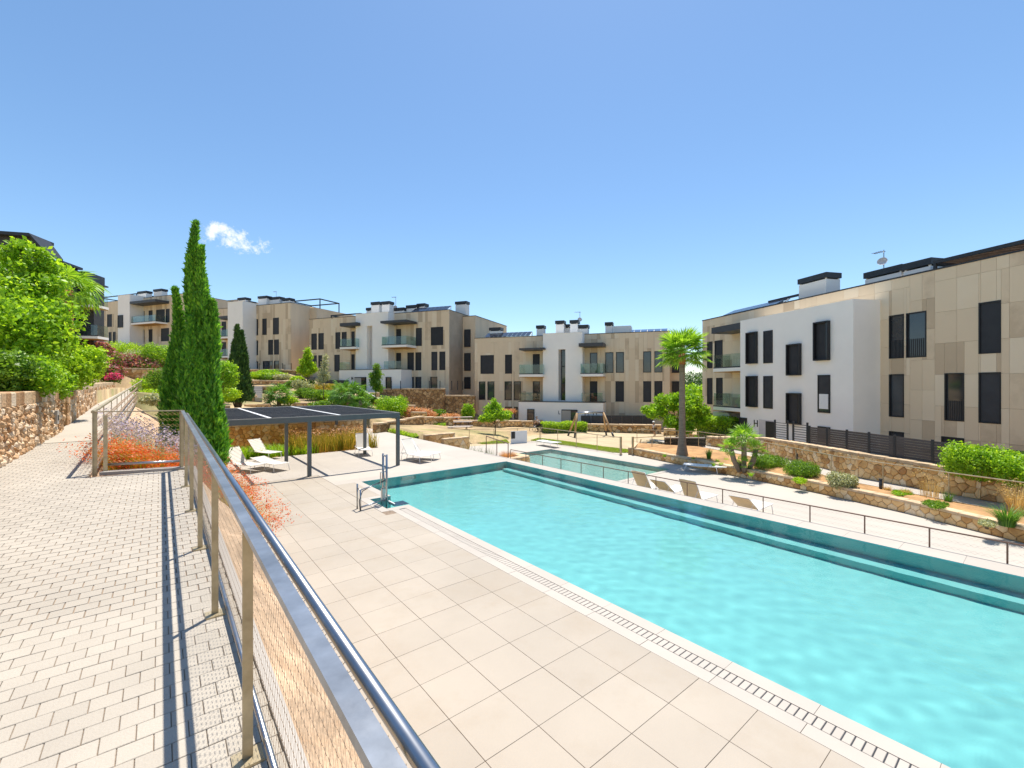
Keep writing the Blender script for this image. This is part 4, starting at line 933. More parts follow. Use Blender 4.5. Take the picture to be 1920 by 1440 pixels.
# ================================================================== near railing
def net(mb, A, B, z0a, z1a, z0b, z1b, cw, ch, r):      # woven wire net between two plan points: zigzag strands and straight ties
    A, B = Vector(A), Vector(B); Ls = (B-A).length; n = max(1, int(Ls/cw)); rows_ = max(1, int((z1a-z0a)/ch))
    for k in range(rows_+1):
        prev = None
        for i in range(n*2+1):
            s = i/(n*2); p = A+(B-A)*s; za, zb_ = z0a+(z0b-z0a)*s, z1a+(z1b-z1a)*s
            kk = k+(.5 if (i % 2) else 0)*(1 if k % 2 == 0 else -1)*.96
            z = za+(zb_-za)*min(1, max(0, kk/rows_)); q = Vector((p.x, p.y, z))
            if prev is not None:
                d = (q-prev).normalized(); a = d.cross(Vector((0, 0, 1)));
                a = a.normalized()*r if a.length > 1e-3 else Vector((r, 0, 0)); c = d.cross(a).normalized()*r; base = len(mb.v)
                for e_ in (prev, q): mb.v += [tuple(e_+a*1.0+c*.0), tuple(e_-a*.5+c*.87), tuple(e_-a*.5-c*.87)]
                mb.f += [(base, base+1, base+4, base+3), (base+1, base+2, base+5, base+4), (base+2, base, base+3, base+5)]
            prev = q
def cable_net(t, A, B, z0a, z1a, z0b, z1b, cw, ch, rw_, rk):   # tall diamonds of thin cable joined by dark ferrules
    A, B = Vector(A), Vector(B); Ls = (B-A).length; n = int(Ls/cw); rows_ = max(2, int((z1a-z0a)/ch)); d = (B-A)/Ls
    def K(i, k): u = (i+(.5 if k % 2 else 0))*cw; s = u/Ls; p = A+d*u; za, zb_ = z0a+(z0b-z0a)*s, z1a+(z1b-z1a)*s; return np.array((p.x, p.y, za+(zb_-za)*k/rows_))
    V, Q = [], []; dd = np.array((d.x, d.y, 0)); nn = np.array((-d.y, d.x, 0)); up = np.array((0, 0, 1.))
    def seg(p, q, a, b_, r):
        m = len(V)
        for e_ in (p, q): V.extend([e_+a*r, e_-a*r*.5+b_*r*.87, e_-a*r*.5-b_*r*.87])
        Q.extend([(m, m+1, m+4, m+3), (m+1, m+2, m+5, m+4), (m+2, m, m+3, m+5)])
    for k in range(rows_):
        for i in range(n):
            p = K(i, k); seg(p, K(i, k+1), dd, nn, rw_); seg(p, K(i-1 if k % 2 == 0 else i+1, k+1), dd, nn, rw_)
    tag(npmesh('wire_net', np.array(V), np.array(Q), m_netw, t), kind='stuff'); V, Q = [], []
    for k in range(1, rows_):
        for i in range(n):
            p = K(i, k); seg(p-dd*cw*.34-up*.003, p+dd*cw*.34+up*.003, up, nn, rk)
    tag(npmesh('ferrules', np.array(V), np.array(Q), m_wire, t), kind='stuff')
m_netw = mat('net_wire', (.55, .45, .35), .4, .15, 8, metal=.6)
RH = .97; RX = .277
t = thing('steel_railing', 'near steel railing with flat top bar, tube and wire net beside the walkway', 'railing', (RX, 2, walk(2)))
PYS = [-.68, .71]+[2.10+1.392*i for i in range(6)]
for y in PYS:
    zb = walk(y); mb = MB(); mb.box(RX-.006, RX+.006, y-.03, y+.03, zb-.05, zb+RH-.012) if False else mb.box(RX-.014, RX+.024, y-.006, y+.006, zb-.04, zb+RH-.026)
    p_ = mb.build('post', m_post, t)
    pl_ = MB(); pl_.box(RX-.05, RX+.06, y-.05, y+.05, zb-.002, zb+.010); pl_.build('base_plate', m_post, p_)
mb = MB(); mb.bar((RX+.01, -1.2, walk(-1.2)+RH-.012), (RX+.01, 9.12, walk(9.12)+RH-.012), .044, .026); mb.build('top_bar', m_rail, t)
mb = MB(); mb.tube([(RX+.071, -1.2, walk(-1.2)+RH-.022), (RX+.071, 9.12, walk(9.12)+RH-.055)], .0168, 14); tb_ = mb.build('top_tube', m_steel, t, smooth=True)
mb = MB(); mb.tube([(RX+.071, -1.2, walk(-1.2)+.055), (RX+.071, 9.12, walk(9.12)+.055)], .0135, 10); bt_ = mb.build('bottom_tube', m_steel, t, smooth=True)
ring = MB()
for i in range(15):
    a, c = 2*math.pi*i/14, 2*math.pi*(i+1)/14
ringv = MB(); ringv.tube([(math.cos(2*math.pi*i/12)*.0178, .012*i/12-.006, math.sin(2*math.pi*i/12)*.0178) for i in range(13)], .0012, 4)
rme = bpy.data.meshes.new('wire_ring'); rme.from_pydata(ringv.v, [], ringv.f); rme.materials.append(m_netw)
y = .9; k = 0
while y < 9.05:
    o = bpy.data.objects.new('wire_ring', rme); o.location = (RX+.071, y, walk(y)+RH-.055); link(o, tb_); y += .072
y = .9
while y < 9.05:
    o = bpy.data.objects.new('wire_ring', rme); o.location = (RX+.071, y, walk(y)+.055); o.scale = (.78, 1, .78); link(o, bt_); y += .072
cable_net(t, (RX+.071, .6), (RX+.071, 9.1), walk(.6)+.075, walk(.6)+RH-.075, walk(9.1)+.075, walk(9.1)+RH-.075, .040, .062, .00045, .0011)
# kerb under the railing
mb = MB(); mb.bar((.44, -4, walk(-4)-.03), (.44, 9.2, walk(9.2)-.03), .06, .09); tag(mb.build('walkway_kerb', m_coping), kind='structure')
# cross panel at the end and the next run up the walkway
t = thing('steel_railing', 'short railing panel across the walkway in front of the red plants', 'railing', (-.3, 9.3, walk(9.3)))
ex = [(RX, 9.10), (-.80, 9.42)]
for (x, y), nm in ((ex[0], 0), (ex[1], 1)):
    mb = MB(); mb.box(x-.03, x+.03, y-.006, y+.006, walk(y)-.04, walk(y)+RH-.01); mb.build('post', m_post, t)
mb = MB(); mb.box(-.70, -.65, 9.384, 9.396, walk(9.4)-.04, walk(9.4)+RH-.06); mb.build('post', m_post, t)
mb = MB(); mb.bar((RX+.03, 9.09, walk(9.1)+RH), (-.83, 9.43, walk(9.4)+RH), .05, .016); mb.build('top_bar', m_post, t)
mb = MB(); mb.tube([(RX, 9.13, walk(9.1)+.13), (-.70, 9.42, walk(9.4)+.13)], .02, 8); mb.build('bottom_tube', m_steel, t, smooth=True)
mb = MB(); net(mb, (-.70, 9.42), (RX, 9.13), walk(9.4)+.14, walk(9.4)+RH-.03, walk(9.1)+.14, walk(9.1)+RH-.03, .06, .045, .0016); tag(mb.build('wire_net', m_straw, t), kind='stuff')
mb = MB(); mb.bar((-.72, 9.36, walk(9.3)+.012), (.38, 9.06, walk(9.1)+.012), .14, .05); tag(mb.build('bed_kerb', m_coping), kind='structure')
t = thing('steel_railing', 'railing climbing along the far part of the walkway', 'railing', (-.8, 30, walk(30)))
yy = [9.42+1.9*i for i in range(24)]
for y in yy:
    x = xr(y)+.03; mb = MB(); mb.box(x-.006, x+.006, y-.03, y+.03, walk(y)-.04, walk(y)+RH-.01); mb.build('post', m_post, t)
for a, c in zip(yy[:-1], yy[1:]):
    pass
mb = MB(); mb.tube([(xr(y)+.03, y, walk(y)+RH) for y in (9.42, 20, 35, yy[-1])], .026, 8); mb.build('top_bar', m_post, t)
mb = MB(); mb.tube([(xr(y)+.08, y, walk(y)+.1) for y in (9.42, 20, 35, yy[-1])], .018, 6); mb.build('bottom_tube', m_steel, t)
mb = MB(); net(mb, (xr(9.42)+.08, 9.42), (xr(30)+.08, 30), walk(9.42)+.12, walk(9.42)+RH-.05, walk(30)+.12, walk(30)+RH-.05, .12, .09, .002); tag(mb.build('wire_net', m_wire, t), kind='stuff')
# wall lights
for (y, lab) in ((10.3, 'small square wall light low in the left stone wall, nearer one'), (15.6, 'small square wall light low in the left stone wall, farther one')):
    t = thing('wall_light', lab, 'light', (-2.03, y, walk(y)+.32)); mb = MB(); mb.box(-2.10, -1.985, y-.12, y+.12, walk(y)+.28, walk(y)+.62); mb.build('surround', m_coping, t)
    mb = MB(); mb.box(-1.984, -1.975, y-.06, y+.06, walk(y)+.38, walk(y)+.50); mb.build('lens', m_dark, t)
# ================================================================== pergola
RZ = 2.40; PXR, PXS = 8.50, [8.50, 5.87, 3.27, .67]; PYF, PYB = 18.70, 27.75
t = thing('pergola', 'grey steel pergola with dark louvre roof over the sun deck', 'pergola', (5, 19, 0))
bw = .15
for x, ys_ in ((8.50-.075, (18.775, 22.9, 27.67)), (4.66, (18.775, 22.9)), (.80, (18.775, 27.67))):
    for y in ys_:
        zz = 0 if y < 24 else 1.2
        mb = MB(); mb.box(x-.07, x+.07, y-.07, y+.07, zz, RZ-.22); mb.build('post', m_pgrey, t, bevel=.006)
for y in (PYF, PYB-bw):
    mb = MB(); mb.box(.60, PXR, y, y+bw, RZ-.22, RZ); mb.build('beam', m_pgrey, t, bevel=.006)
for x in (PXR-bw, .60):
    mb = MB(); mb.box(x, x+bw, PYF+bw+.001, PYB-bw-.001, RZ-.22, RZ-.001); mb.build('side_beam', m_pgrey, t)
for x in (PXS[1], PXS[2]):
    mb = MB(); mb.box(x-.06, x+.06, PYF+bw+.001, PYB-bw-.001, RZ-.10, RZ+.004); mb.build('cross_bar', m_whitep, t)
mb = MB(); mb.bar((.60, PYF+.02, RZ+.004), (PXR, PYF+.02, RZ+.004), .03, .006); mb.bar((PXR-.02, PYF+.05, RZ+.004), (PXR-.02, PYB, RZ+.004), .03, .006); mb.bar((.6, PYB-.03, RZ+.004), (PXR, PYB-.03, RZ+.004), .05, .006); mb.build('edge_trim', m_coping, t)
tl = SUN.y/SUN.z
segs = [(.75, PXS[2]-.065), (PXS[2]+.065, PXS[1]-.065), (PXS[1]+.065, PXR-bw-.002)]
y = PYF+bw+.06; Hs = .15
while y < PYB-bw-.1:
    for a, c in segs:
        key = ('slat', round(c-a, 2))
        if key not in BOXC:
            w = (c-a)/2; dy = tl*Hs/2; th = .006; m_ = MB()
            m_.add([(-w, -dy-th, -Hs/2), (w, -dy-th, -Hs/2), (w, -dy+th, -Hs/2), (-w, -dy+th, -Hs/2), (-w, dy-th, Hs/2), (w, dy-th, Hs/2), (w, dy+th, Hs/2), (-w, dy+th, Hs/2)], [(0,3,2,1),(4,5,6,7),(0,1,5,4),(1,2,6,5),(2,3,7,6),(3,0,4,7)])
            me = bpy.data.meshes.new('slat'); me.from_pydata(m_.v, [], m_.f); me.materials.append(m_slat); BOXC[key] = me
        o = bpy.data.objects.new('slat', BOXC[key]); o.location = ((a+c)/2, y, RZ-.085); link(o, t)
    y += .115
# ================================================================== loungers
def make_lounger(back, m=None, mb2=None):
    """root at the foot of the lounger, head along +x; back = backrest angle"""
    m = m or m_sling; root = thing('sun_lounger', '', 'lounger')
    w, h, Ls, hinge = .32, .33, 1.95, 1.15
    def fr(pts, r=.014): return MB().tube(pts, r, 7)
    mb = fr([(0, -w, h), (hinge+.55, -w, h)]); mb.tube([(0, w, h), (hinge+.55, w, h)], .014, 7); mb.tube([(0, -w, h), (0, w, h)], .014, 7); mb.tube([(hinge+.55, -w, h), (hinge+.55, w, h)], .014, 7)
    mb.build('frame', m_whitep, root, world=False, smooth=True)
    for x in (.12, 1.5):
        for s in (-1, 1): fr([(x, s*w, h), (x-.06 if x < 1 else x+.06, s*(w+.02), .005)], .013).build('leg', m_whitep, root, world=False, smooth=True)
    sm_ = MB(); n = 8
    for i in range(n+1):
        x = .02+(hinge-.04)*i/n; z = h+.006-.018*math.sin(math.pi*i/n)
        sm_.v += [(x, -w, z), (x, w, z), (x, w, z-.012), (x, -w, z-.012)]
    for i in range(n): a = 4*i; sm_.f += [(a, a+4, a+5, a+1), (a+2, a+6, a+7, a+3), (a+1, a+5, a+6, a+2), (a+3, a+7, a+4, a)]
    sm_.build('seat_sling', m, root, world=False, smooth=False)
    c, s_ = math.cos(back), math.sin(back); bl_ = Ls-hinge
    bm_ = MB(); n = 6
    for i in range(n+1):
        d = bl_*i/n; x = hinge+d*c; z = h+.01+d*s_-.012*math.sin(math.pi*i/n)
        bm_.v += [(x, -w+.015, z), (x, w-.015, z), (x+.012*s_, w-.015, z-.012*c), (x+.012*s_, -w+.015, z-.012*c)]
    for i in range(n): a = 4*i; bm_.f += [(a, a+4, a+5, a+1), (a+2, a+6, a+7, a+3), (a+1, a+5, a+6, a+2), (a+3, a+7, a+4, a)]
    br = bm_.build('backrest', mb2 or m, root, world=False)
    f_ = fr([(hinge, -w+.01, h+.01), (hinge+bl_*c, -w+.01, h+.01+bl_*s_), (hinge+bl_*c, w-.01, h+.01+bl_*s_), (hinge, w-.01, h+.01)]); f_.build('back_frame', m_whitep, br, world=False, smooth=True)
    if back > .2: fr([(hinge+.42*c, -w+.03, h+.42*s_), (hinge+.5, -w+.03, h)], .009).tube([(hinge+.42*c, w-.03, h+.42*s_), (hinge+.5, w-.03, h)], .009, 6).build('back_stay', m_whitep, br, world=False)
    return root
def put(l, label, x, y, z, head, group='sun loungers by the pools'):
    l.location = (x, y, z); l.rotation_euler = (0, 0, head); tag(l, label, 'lounger', group)
def pxdir(a, b): return math.atan2(b[1]-a[1], b[0]-a[0])
def place(label, foot, head, lv, back, m=None):          # foot and head as pixels on the floor
    a, c = G(*foot, lv), G(*head, lv); put(make_lounger(back, m), label, a.x, a.y, lv, pxdir(a, c))
place('white lounger with raised back nearest the red plants under the pergola', (486, 886), (428, 880), 0, R(52))
place('white lounger behind it, its empty frame toward the reeds', (530, 884), (462, 872), 0, R(8))
place('white lounger with steep back against the reeds, left of the pergola', (518, 861), (436, 852), 0, R(45))
place('white lounger with high back facing the pool beside the rear pergola post', (686, 856), (668, 838), 0, R(62))
place('front lounger of the pair right of the pergola corner post', (822, 862), (752, 858), 0, R(50))
place('rear lounger of the pair right of the pergola corner post', (800, 868), (738, 856), 0, R(55))
for px, lab, bk in ((1192, 'shade-tinted lounger back leftmost behind the pool coping', 58), (1228, 'low shade-tinted lounger back second behind the pool coping', 36), (1284, 'tall shade-tinted lounger back third behind the pool coping', 60), (1380, 'low shade-tinted lounger back rightmost behind the pool coping', 34)):
    k = (px-960)/F; z = 14.15/(.627+.779*k); yv = z*(.779-.627*k); put(make_lounger(R(bk), m_sling, m_slingShade), lab, 14.15+1.2+.8*math.cos(R(bk)), yv-.05, LOW, R(180))
place('flat white lounger by the far corner of the children pool', (1012, 834), (1046, 840), LOW, R(2), m_whitep)
place('flat white lounger beside the low planter wall', (1282, 882), (1352, 888), LOW, R(2), m_whitep)
# ================================================================== pool lift
t = thing('pool_lift', 'stainless pool lift with hoist mast in the recess of the big pool', 'pool lift', (5.0, 13.2, 0))
X0 = 5.45; ml_ = MB()
for dy in (-.14, .14): ml_.tube([(X0, 13.1+dy, -.4), (X0, 13.1+dy, 1.52)], .032, 10)
ml_.tube([(X0, 12.96, 1.46), (X0, 13.24, 1.46)], .022, 8); ml_.tube([(X0, 12.96, .5), (X0, 13.24, .5)], .02, 8); ml_.build('mast', m_steel, t, smooth=True)
fr_ = MB()
for y_ in (12.72, 12.98): fr_.tube([(4.55, y_, 0), (4.55, y_, .62 if y_ < 12.8 else .74)], .024, 8)
fr_.tube([(4.55, 12.72, .60), (X0, 13.02, .70)], .02, 8); fr_.tube([(4.55, 12.72, .10), (X0, 13.02, .12)], .026, 8); fr_.tube([(4.55, 12.72, .6), (4.55, 12.98, .62)], .018, 8); fr_.build('side_frame', m_steel, t, smooth=True)
hs_ = MB(); hs_.tube([(4.52, 12.66, .02), (4.50, 12.68, .3), (4.62, 12.75, .55), (4.95, 12.85, .66), (X0-.05, 13.0, .72), (X0-.08, 13.0, 1.05)], .012, 6); hs_.build('hose', m_dark, t, smooth=True)
pu = MB(); pu.box(X0-.05, X0+.05, 13.18, 13.30, -.3, .42); pu.build('lift_cylinder', m_steel, t)
cr = MB(); cr.tube([(X0-.02, 12.96, 1.0), (X0-.22, 12.9, 1.0), (X0-.22, 12.9, .62)], .016, 6); cr.build('crank', m_steel, t)
st_ = MB(); st_.box(5.62, 6.1, 12.75, 13.2, -.19, -.16); st_.box(5.60, 5.64, 12.75, 13.2, -.16, .02); st_.build('seat', m_whitep, t)
# ================================================================== fences and rails of the terrace
def fence(label, pts, zs, h, step, r=.02, m=None, netc=None, flat=False, name='net_fence', bottom=True, netm=None):
    m = m or m_post; t = thing(name, label, 'fence', (*pts[0], zs[0]))
    Ls = [0]
    for a, c in zip(pts[:-1], pts[1:]): Ls.append(Ls[-1]+math.hypot(c[0]-a[0], c[1]-a[1]))
    def at_(s):
        for i in range(len(pts)-1):
            if s <= Ls[i+1]+1e-6: k = (s-Ls[i])/(Ls[i+1]-Ls[i]); return (pts[i][0]+(pts[i+1][0]-pts[i][0])*k, pts[i][1]+(pts[i+1][1]-pts[i][1])*k, zs[i]+(zs[i+1]-zs[i])*k)
    n = max(1, round(Ls[-1]/step))
    for i in range(n+1):
        x, y, z = at_(Ls[-1]*i/n); mb = MB(); mb.tube([(x, y, z), (x, y, z+h)], r, 6); mb.build('post', m, t)
    mb = MB(); mb.tube([(a[0], a[1], z+h) for a, z in zip(pts, zs)], r*1.1, 6); mb.build('top_rail', m, t)
    if bottom: mb = MB(); mb.tube([(a[0], a[1], z+.07) for a, z in zip(pts, zs)], r*.5, 5); mb.build('bottom_rail', m, t)
    if netc:
        mb = MB()
        for i in range(len(pts)-1): net(mb, pts[i], pts[i+1], zs[i]+.1, zs[i]+h-.03, zs[i+1]+.1, zs[i+1]+h-.03, netc, netc*.7, .0012)
        tag(mb.build('wire_net', netm or m_wire, t), kind='stuff')
    return t
m_rustp = mat('bronze_post', (.20, .12, .085), .5, .15, 4, metal=.3)
fence('thin bronze fence along the outer edge of the big pool', [(13.66, -2.9), (13.66, 17.1)], [LOW]*2, 1.07, 1.2, .016, m_rustp, .10, netm=m_coping)
fence('short handrail at the steps by the pool corner', [(13.66, 17.3), (13.66, 19.2)], [LOW+.3, LOW+.5], 1.05, .9, .022, m_rustp)
q = lambda *l: [tuple(G(a, b_, LOW)[:2]) for a, b_ in l]
fence('playground fence running along the far side of the children pool', q((1014, 828), (1100, 842), (1163, 852)), [LOW]*3, 1.05, 1.9, .022, m_post, .16)
fence('playground fence left of the information board', q((880, 832), (945, 831), (1012, 828)), [LOW]*3, 1.05, 2.0, .022, m_post, .16)
fence('playground fence running behind the fan palm from the gate', q((1188, 853), (1238, 849), (1292, 846)), [LOW]*3, 1.05, 1.6, .022, m_post, .16)
fp = [(24.9, 17.6), (26.4, 14.1), (25.0, 10.9), (23.2, 8.3), (21.55, 5.6), (20.45, 2.2), (19.7, -1.5)]
fence('long wire railing between soil bed and garden path', fp, [-.35, -.3, -.25, -.25, -.25, -.25, -.25], 1.0, 1.9, .02, m_post, .14)
for px, lab in ((1164, 'left steel gate post of the playground fence'), (1186.5, 'right steel gate post beside the planter wall')):
    p = G(px, 853, LOW); t = thing('gate_post', lab, 'post', (p.x, p.y, LOW))
    mb = MB(); mb.box(p.x-.05, p.x+.05, p.y-.05, p.y+.05, LOW, LOW+1.12); mb.build('post', m_post, t)
    mb = MB(); mb.box(p.x-.09, p.x+.09, p.y-.09, p.y+.09, LOW+.001, LOW+.02); mb.build('base_plate', m_steel, t)
# dark slatted fence on the retaining wall
W2 = list(reversed(pw)); T2 = list(reversed(WT))
def along(k):                                          # point on the retaining wall, k in 0..len-1
    i = min(int(k), len(W2)-2); f_ = k-i; a, c = W2[i], W2[i+1]; dx, dy = c[0]-a[0], c[1]-a[1]; l = math.hypot(dx, dy)
    return a[0]+dx*f_+dy/l*.42, a[1]+dy*f_-dx/l*.42, T2[i]+(T2[i+1]-T2[i])*f_
t = thing('slat_fence', 'brown horizontal slat fence on top of the retaining wall', 'fence', along(1.5))
KS = [-.2, .45, .9, 1.3, 1.65, 1.95, 2.3, 2.62, 2.98]
KS = [.55, 1.0, 1.4, 1.72, 2.0, 2.35, 2.7, 3.05]
for k in KS:
    x, y, z = along(k); mb = MB(); mb.box(x-.04, x+.04, y-.04, y+.04, z-.2, z+1.0); mb.build('post', m_dark, t)
for a, c in zip(KS[:-1], KS[1:]):
    p, q_ = Vector(along(a)), Vector(along(c)); d = (q_-p).normalized()*.045
    for i in range(9):
        z = .03+i*.103; mb = MB(); mb.bar(p+d+Vector((0, 0, z+.045)), q_-d+Vector((0, 0, z+.045)), .022, .094); mb.build('slat', m_brown, t)
t = thing('bar_fence', 'open dark bar fence in front of the white wall beside the H door', 'fence', along(3.3))
KB = [3.1, 3.45, 3.6, 3.95]
for k in KB: x, y, z = along(k); mb = MB(); mb.box(x-.04, x+.04, y-.04, y+.04, z-.2, z+1.15); mb.build('post', m_dark, t)
for a, c in ((3.1, 3.45), (3.6, 3.95)):
    p, q_ = Vector(along(a)), Vector(along(c))
    for i in range(8): mb = MB(); mb.bar(p+Vector((0, 0, .12+i*.125)), q_+Vector((0, 0, .12+i*.125)), .02, .03); mb.build('bar', m_darkgrey, t)
# bollards in the right bed
for px, py, lab in ((1651, 921, 'black bollard light beside the two straw tufts'), (1494, 868, 'black bollard light behind the dark shrub')):
    p = G(px, py, -.28); t = thing('bollard', lab, 'bollard', p); mb = MB(); mb.tube([p-Vector((0, 0, .05)), p+Vector((0, 0, .42))], .05, 10); mb.build('column', m_dark, t, smooth=True)
    mb = MB(); mb.tube([p+Vector((0, 0, .42)), p+Vector((0, 0, .47))], .056, 10); mb.build('cap', m_darkgrey, t)
# dark screens by the palm
a = G(1246, 846, LOW); c = G(1322, 846, LOW)
t = thing('dark_screen', 'dark green mesh screen wall behind the fan palm trunk', 'screen', a); mb = MB(); mb.bar(a+Vector((0, 0, .42)), c+Vector((0, 0, .42)), .12, .84); mb.build('screen_panel', m_screen, t)
mb = MB(); mb.bar(a+Vector((0, 0, .87)), c+Vector((0, 0, .87)), .14, .06); mb.build('top_rail', m_coping, t)
t = thing('dark_fence', 'dark fence behind the garden wall, right of the L door', 'fence', (*XY(1100, 43.4), -.2))
pa, pc = Vector((*XY(1089, 43.4), LV(779, 43.4))), Vector((*XY(1225, 42.6), LV(779, 42.6)))
for i in range(7):
    a, c = pa+(pc-pa)*(i/7), pa+(pc-pa)*((i+1)/7); mb = MB(); mb.bar(a+(c-a)*.01-Vector((0, 0, .5)), a+(c-a)*.99-Vector((0, 0, .5)), .05, 1.0); mb.build('fence_panel', m_darkgrey, t)
t = thing('dark_fence', 'low dark fence left of the M door', 'fence', (*XY(630, 54.5), 2.6)); a, c = Vector((*XY(612, 55), LV(712, 55))), Vector((*XY(653, 54), LV(713, 54)))
mb = MB(); mb.bar(a-Vector((0, 0, .8)), c-Vector((0, 0, .8)), .08, 1.6); mb.build('fence_panel', m_darkgrey, t)
t = thing('terrace_fence', 'fine dark railing on the brown wall below the M block', 'fence', (*XY(760, 50.4), LV(730, 50.4)))
for px in (734, 751, 805, 825, 847, 858, 868):
    z = 50.2; x, y = XY(px, z); mb = MB(); mb.tube([(x, y, LV(731, z)), (x, y, LV(714, z))], .045, 6); mb.build('post', m_dark, t)
t = thing('terrace_fence', 'fine dark railing on the terrace behind the small cypress', 'fence', (*XY(500, 58.4), LV(694, 58.4)))
for px in (486, 530, 546):
    x, y = XY(px, 58.4); mb = MB(); mb.tube([(x, y, LV(694, 58.4)), (x, y, LV(681, 58.4))], .05, 6); mb.build('post', m_dark, t)
# stair handrail at the M door
t = thing('handrail', 'white sloping handrail of the stair to the M door', 'handrail', (*XY(700, 46), LV(745, 46)))
a, c = D(668, 724, 48), D(709, 748, 44.5); mb = MB(); mb.tube([a, c], .06, 8); mb.build('rail', m_whitep, t, smooth=True)
for k in (.45, .95): p = a+(c-a)*k; mb = MB(); mb.tube([p, p-Vector((0, 0, 1.3))], .04, 6); mb.build('post', m_steel, t)
# ================================================================== playground things
def Lg(px, py): return G(px, py, LOW)
t = thing('swing_frame', 'timber A-frame swing standing on the sand', 'swing', Lg(1108, 819))
A1, A2, B1, B2 = Lg(1065, 817), Lg(1077.5, 821), Lg(1137, 816.5), Lg(1151, 820); mA, mB_ = (A1+A2)/2, (B1+B2)/2; tA, tB = Vector((mA.x, mA.y, LOW+2.15)), Vector((mB_.x, mB_.y, LOW+2.15))
d = (tB-tA).normalized(); tA = D(1082, 774, 35.6); tB = D(1131, 773, 36.4)
for p, tp in ((A1, tA), (A2, tA), (B1, tB), (B2, tB)):
    g_ = MB(); k = .2; g_.tube([p+(tp-p)*k, tp], .075, 10); lg = g_.build('leg', m_wood, t, smooth=True)
    g_ = MB(); g_.tube([p, p+(tp-p)*k], .082, 10); g_.build('leg_shoe', m_darkgrey, lg, smooth=True)
mb = MB(); mb.tube([tA-(tB-tA)*.02, tB+(tB-tA)*.02], .07, 10); mb.build('top_beam', m_steel, t, smooth=True)
for k in (.3, .42, .62, .74): p = tA+(tB-tA)*k; mb = MB(); mb.tube([p-Vector((0, 0, .05)), p-Vector((0, 0, .22))], .03, 6); mb.build('hanger', m_dark, t)
def make_table():
    root = thing('picnic_table', '', 'table')
    for i in range(4): MB().box(-.95, .95, -.36+.185*i, -.36+.185*i+.17, .72, .765).build('top_plank', m_woodg, root, world=False)
    for s in (-1, 1):
        for i in range(1): MB().box(-.95, .95, s*.75-.14, s*.75+.14, .42, .465).build('bench', m_woodg, root, world=False)
    for x in (-.62, .62):
        for s in (-1, 1): MB().bar((x, s*.72, 0), (x, s*.18, .74), .09, .045, (1, 0, 0)).build('leg', m_bark, root, world=False)
        MB().bar((x+.05, -.86, .40), (x+.05, .86, .40), .045, .09).build('brace', m_bark, root, world=False)
    return root
tb0 = make_table()
for i, (px, py, lv, rz, lab) in enumerate(((861, 817, LOW, .25, 'grey timber picnic table nearest the lawn'), (866, 806, -.55, .2, 'grey timber picnic table in the middle of the three'), (868, 796, -.35, .3, 'grey timber picnic table farthest, under the brown wall'))):
    o = tb0 if i == 0 else copy_tree(tb0); p = G(px, py, lv); o.location = p; o.rotation_euler = (0, 0, rz-YAW*1.0); tag(o, lab, 'table', 'picnic tables on the sand')
p = Lg(974, 831); t = thing('information_board', 'white board with a black square sign beside the playground fence', 'sign', p)
a = Lg(958, 832); c = Lg(988, 830); mb = MB(); mb.bar(a+Vector((0, 0, .45)), c+Vector((0, 0, .45)), .06, .9); mb.build('board', m_whitep, t)
k = (c-a).normalized(); nv = Vector((-FW[0], -FW[1], 0)); mb = MB(); mb.bar(a+k*.03+nv*.05+Vector((0, 0, .62)), a+k*.33+nv*.05+Vector((0, 0, .62)), .03, .5); mb.build('sign_plate', m_dark, t)
a = Lg(1190, 836); t = thing('seesaw_log', 'small forked timber play log lying on the sand', 'play log', a); c = Lg(1212, 834); mb = MB(); mb.tube([a+Vector((0, 0, .08)), c+Vector((0, 0, .12))], .07, 8); mb.tube([a+(c-a)*.4+Vector((0, 0, .1)), a+(c-a)*.55+Vector((0, 0, .42))], .04, 6); mb.build('log', m_wood, t)
# ---------------- people (small in the picture, children by their size)
def skin_body(name, joints, edges, m, parent, root=0):
    me = bpy.data.meshes.new(name); me.from_pydata([j[:3] for j in joints], edges, []); o = bpy.data.objects.new(name, me); COL.objects.link(o)
    md = o.modifiers.new('s', 'SKIN'); o.modifiers.new('u', 'SUBSURF').levels = 2
    for v, j in zip(me.skin_vertices[0].data, joints): v.radius = (j[3], j[3] if len(j) < 5 else j[4])
    me.skin_vertices[0].data[root].use_root = True
    dg = bpy.context.evaluated_depsgraph_get(); dg.update(); nm = bpy.data.meshes.new_from_object(o.evaluated_get(dg)); bpy.data.objects.remove(o)
    nm.name = name; nm.materials.clear(); nm.materials.append(m); nm.polygons.foreach_set('use_smooth', [True]*len(nm.polygons))
    q = bpy.data.objects.new(name, nm); return link(q, parent, False)
def ball(name, c, r, m, parent, sq=(1, 1, 1), cut=None):
    bm = bmesh.new(); bmesh.ops.create_uvsphere(bm, u_segments=16, v_segments=10, radius=r)
    for v in bm.verts: v.co = Vector((v.co.x*sq[0], v.co.y*sq[1], v.co.z*sq[2]))
    if cut is not None: bmesh.ops.delete(bm, geom=[v for v in bm.verts if v.co.z < cut], context='VERTS')
    me = bpy.data.meshes.new(name); bm.to_mesh(me); bm.free(); me.materials.append(m); me.polygons.foreach_set('use_smooth', [True]*len(me.polygons))
    o = bpy.data.objects.new(name, me); o.location = c; return link(o, parent, False)
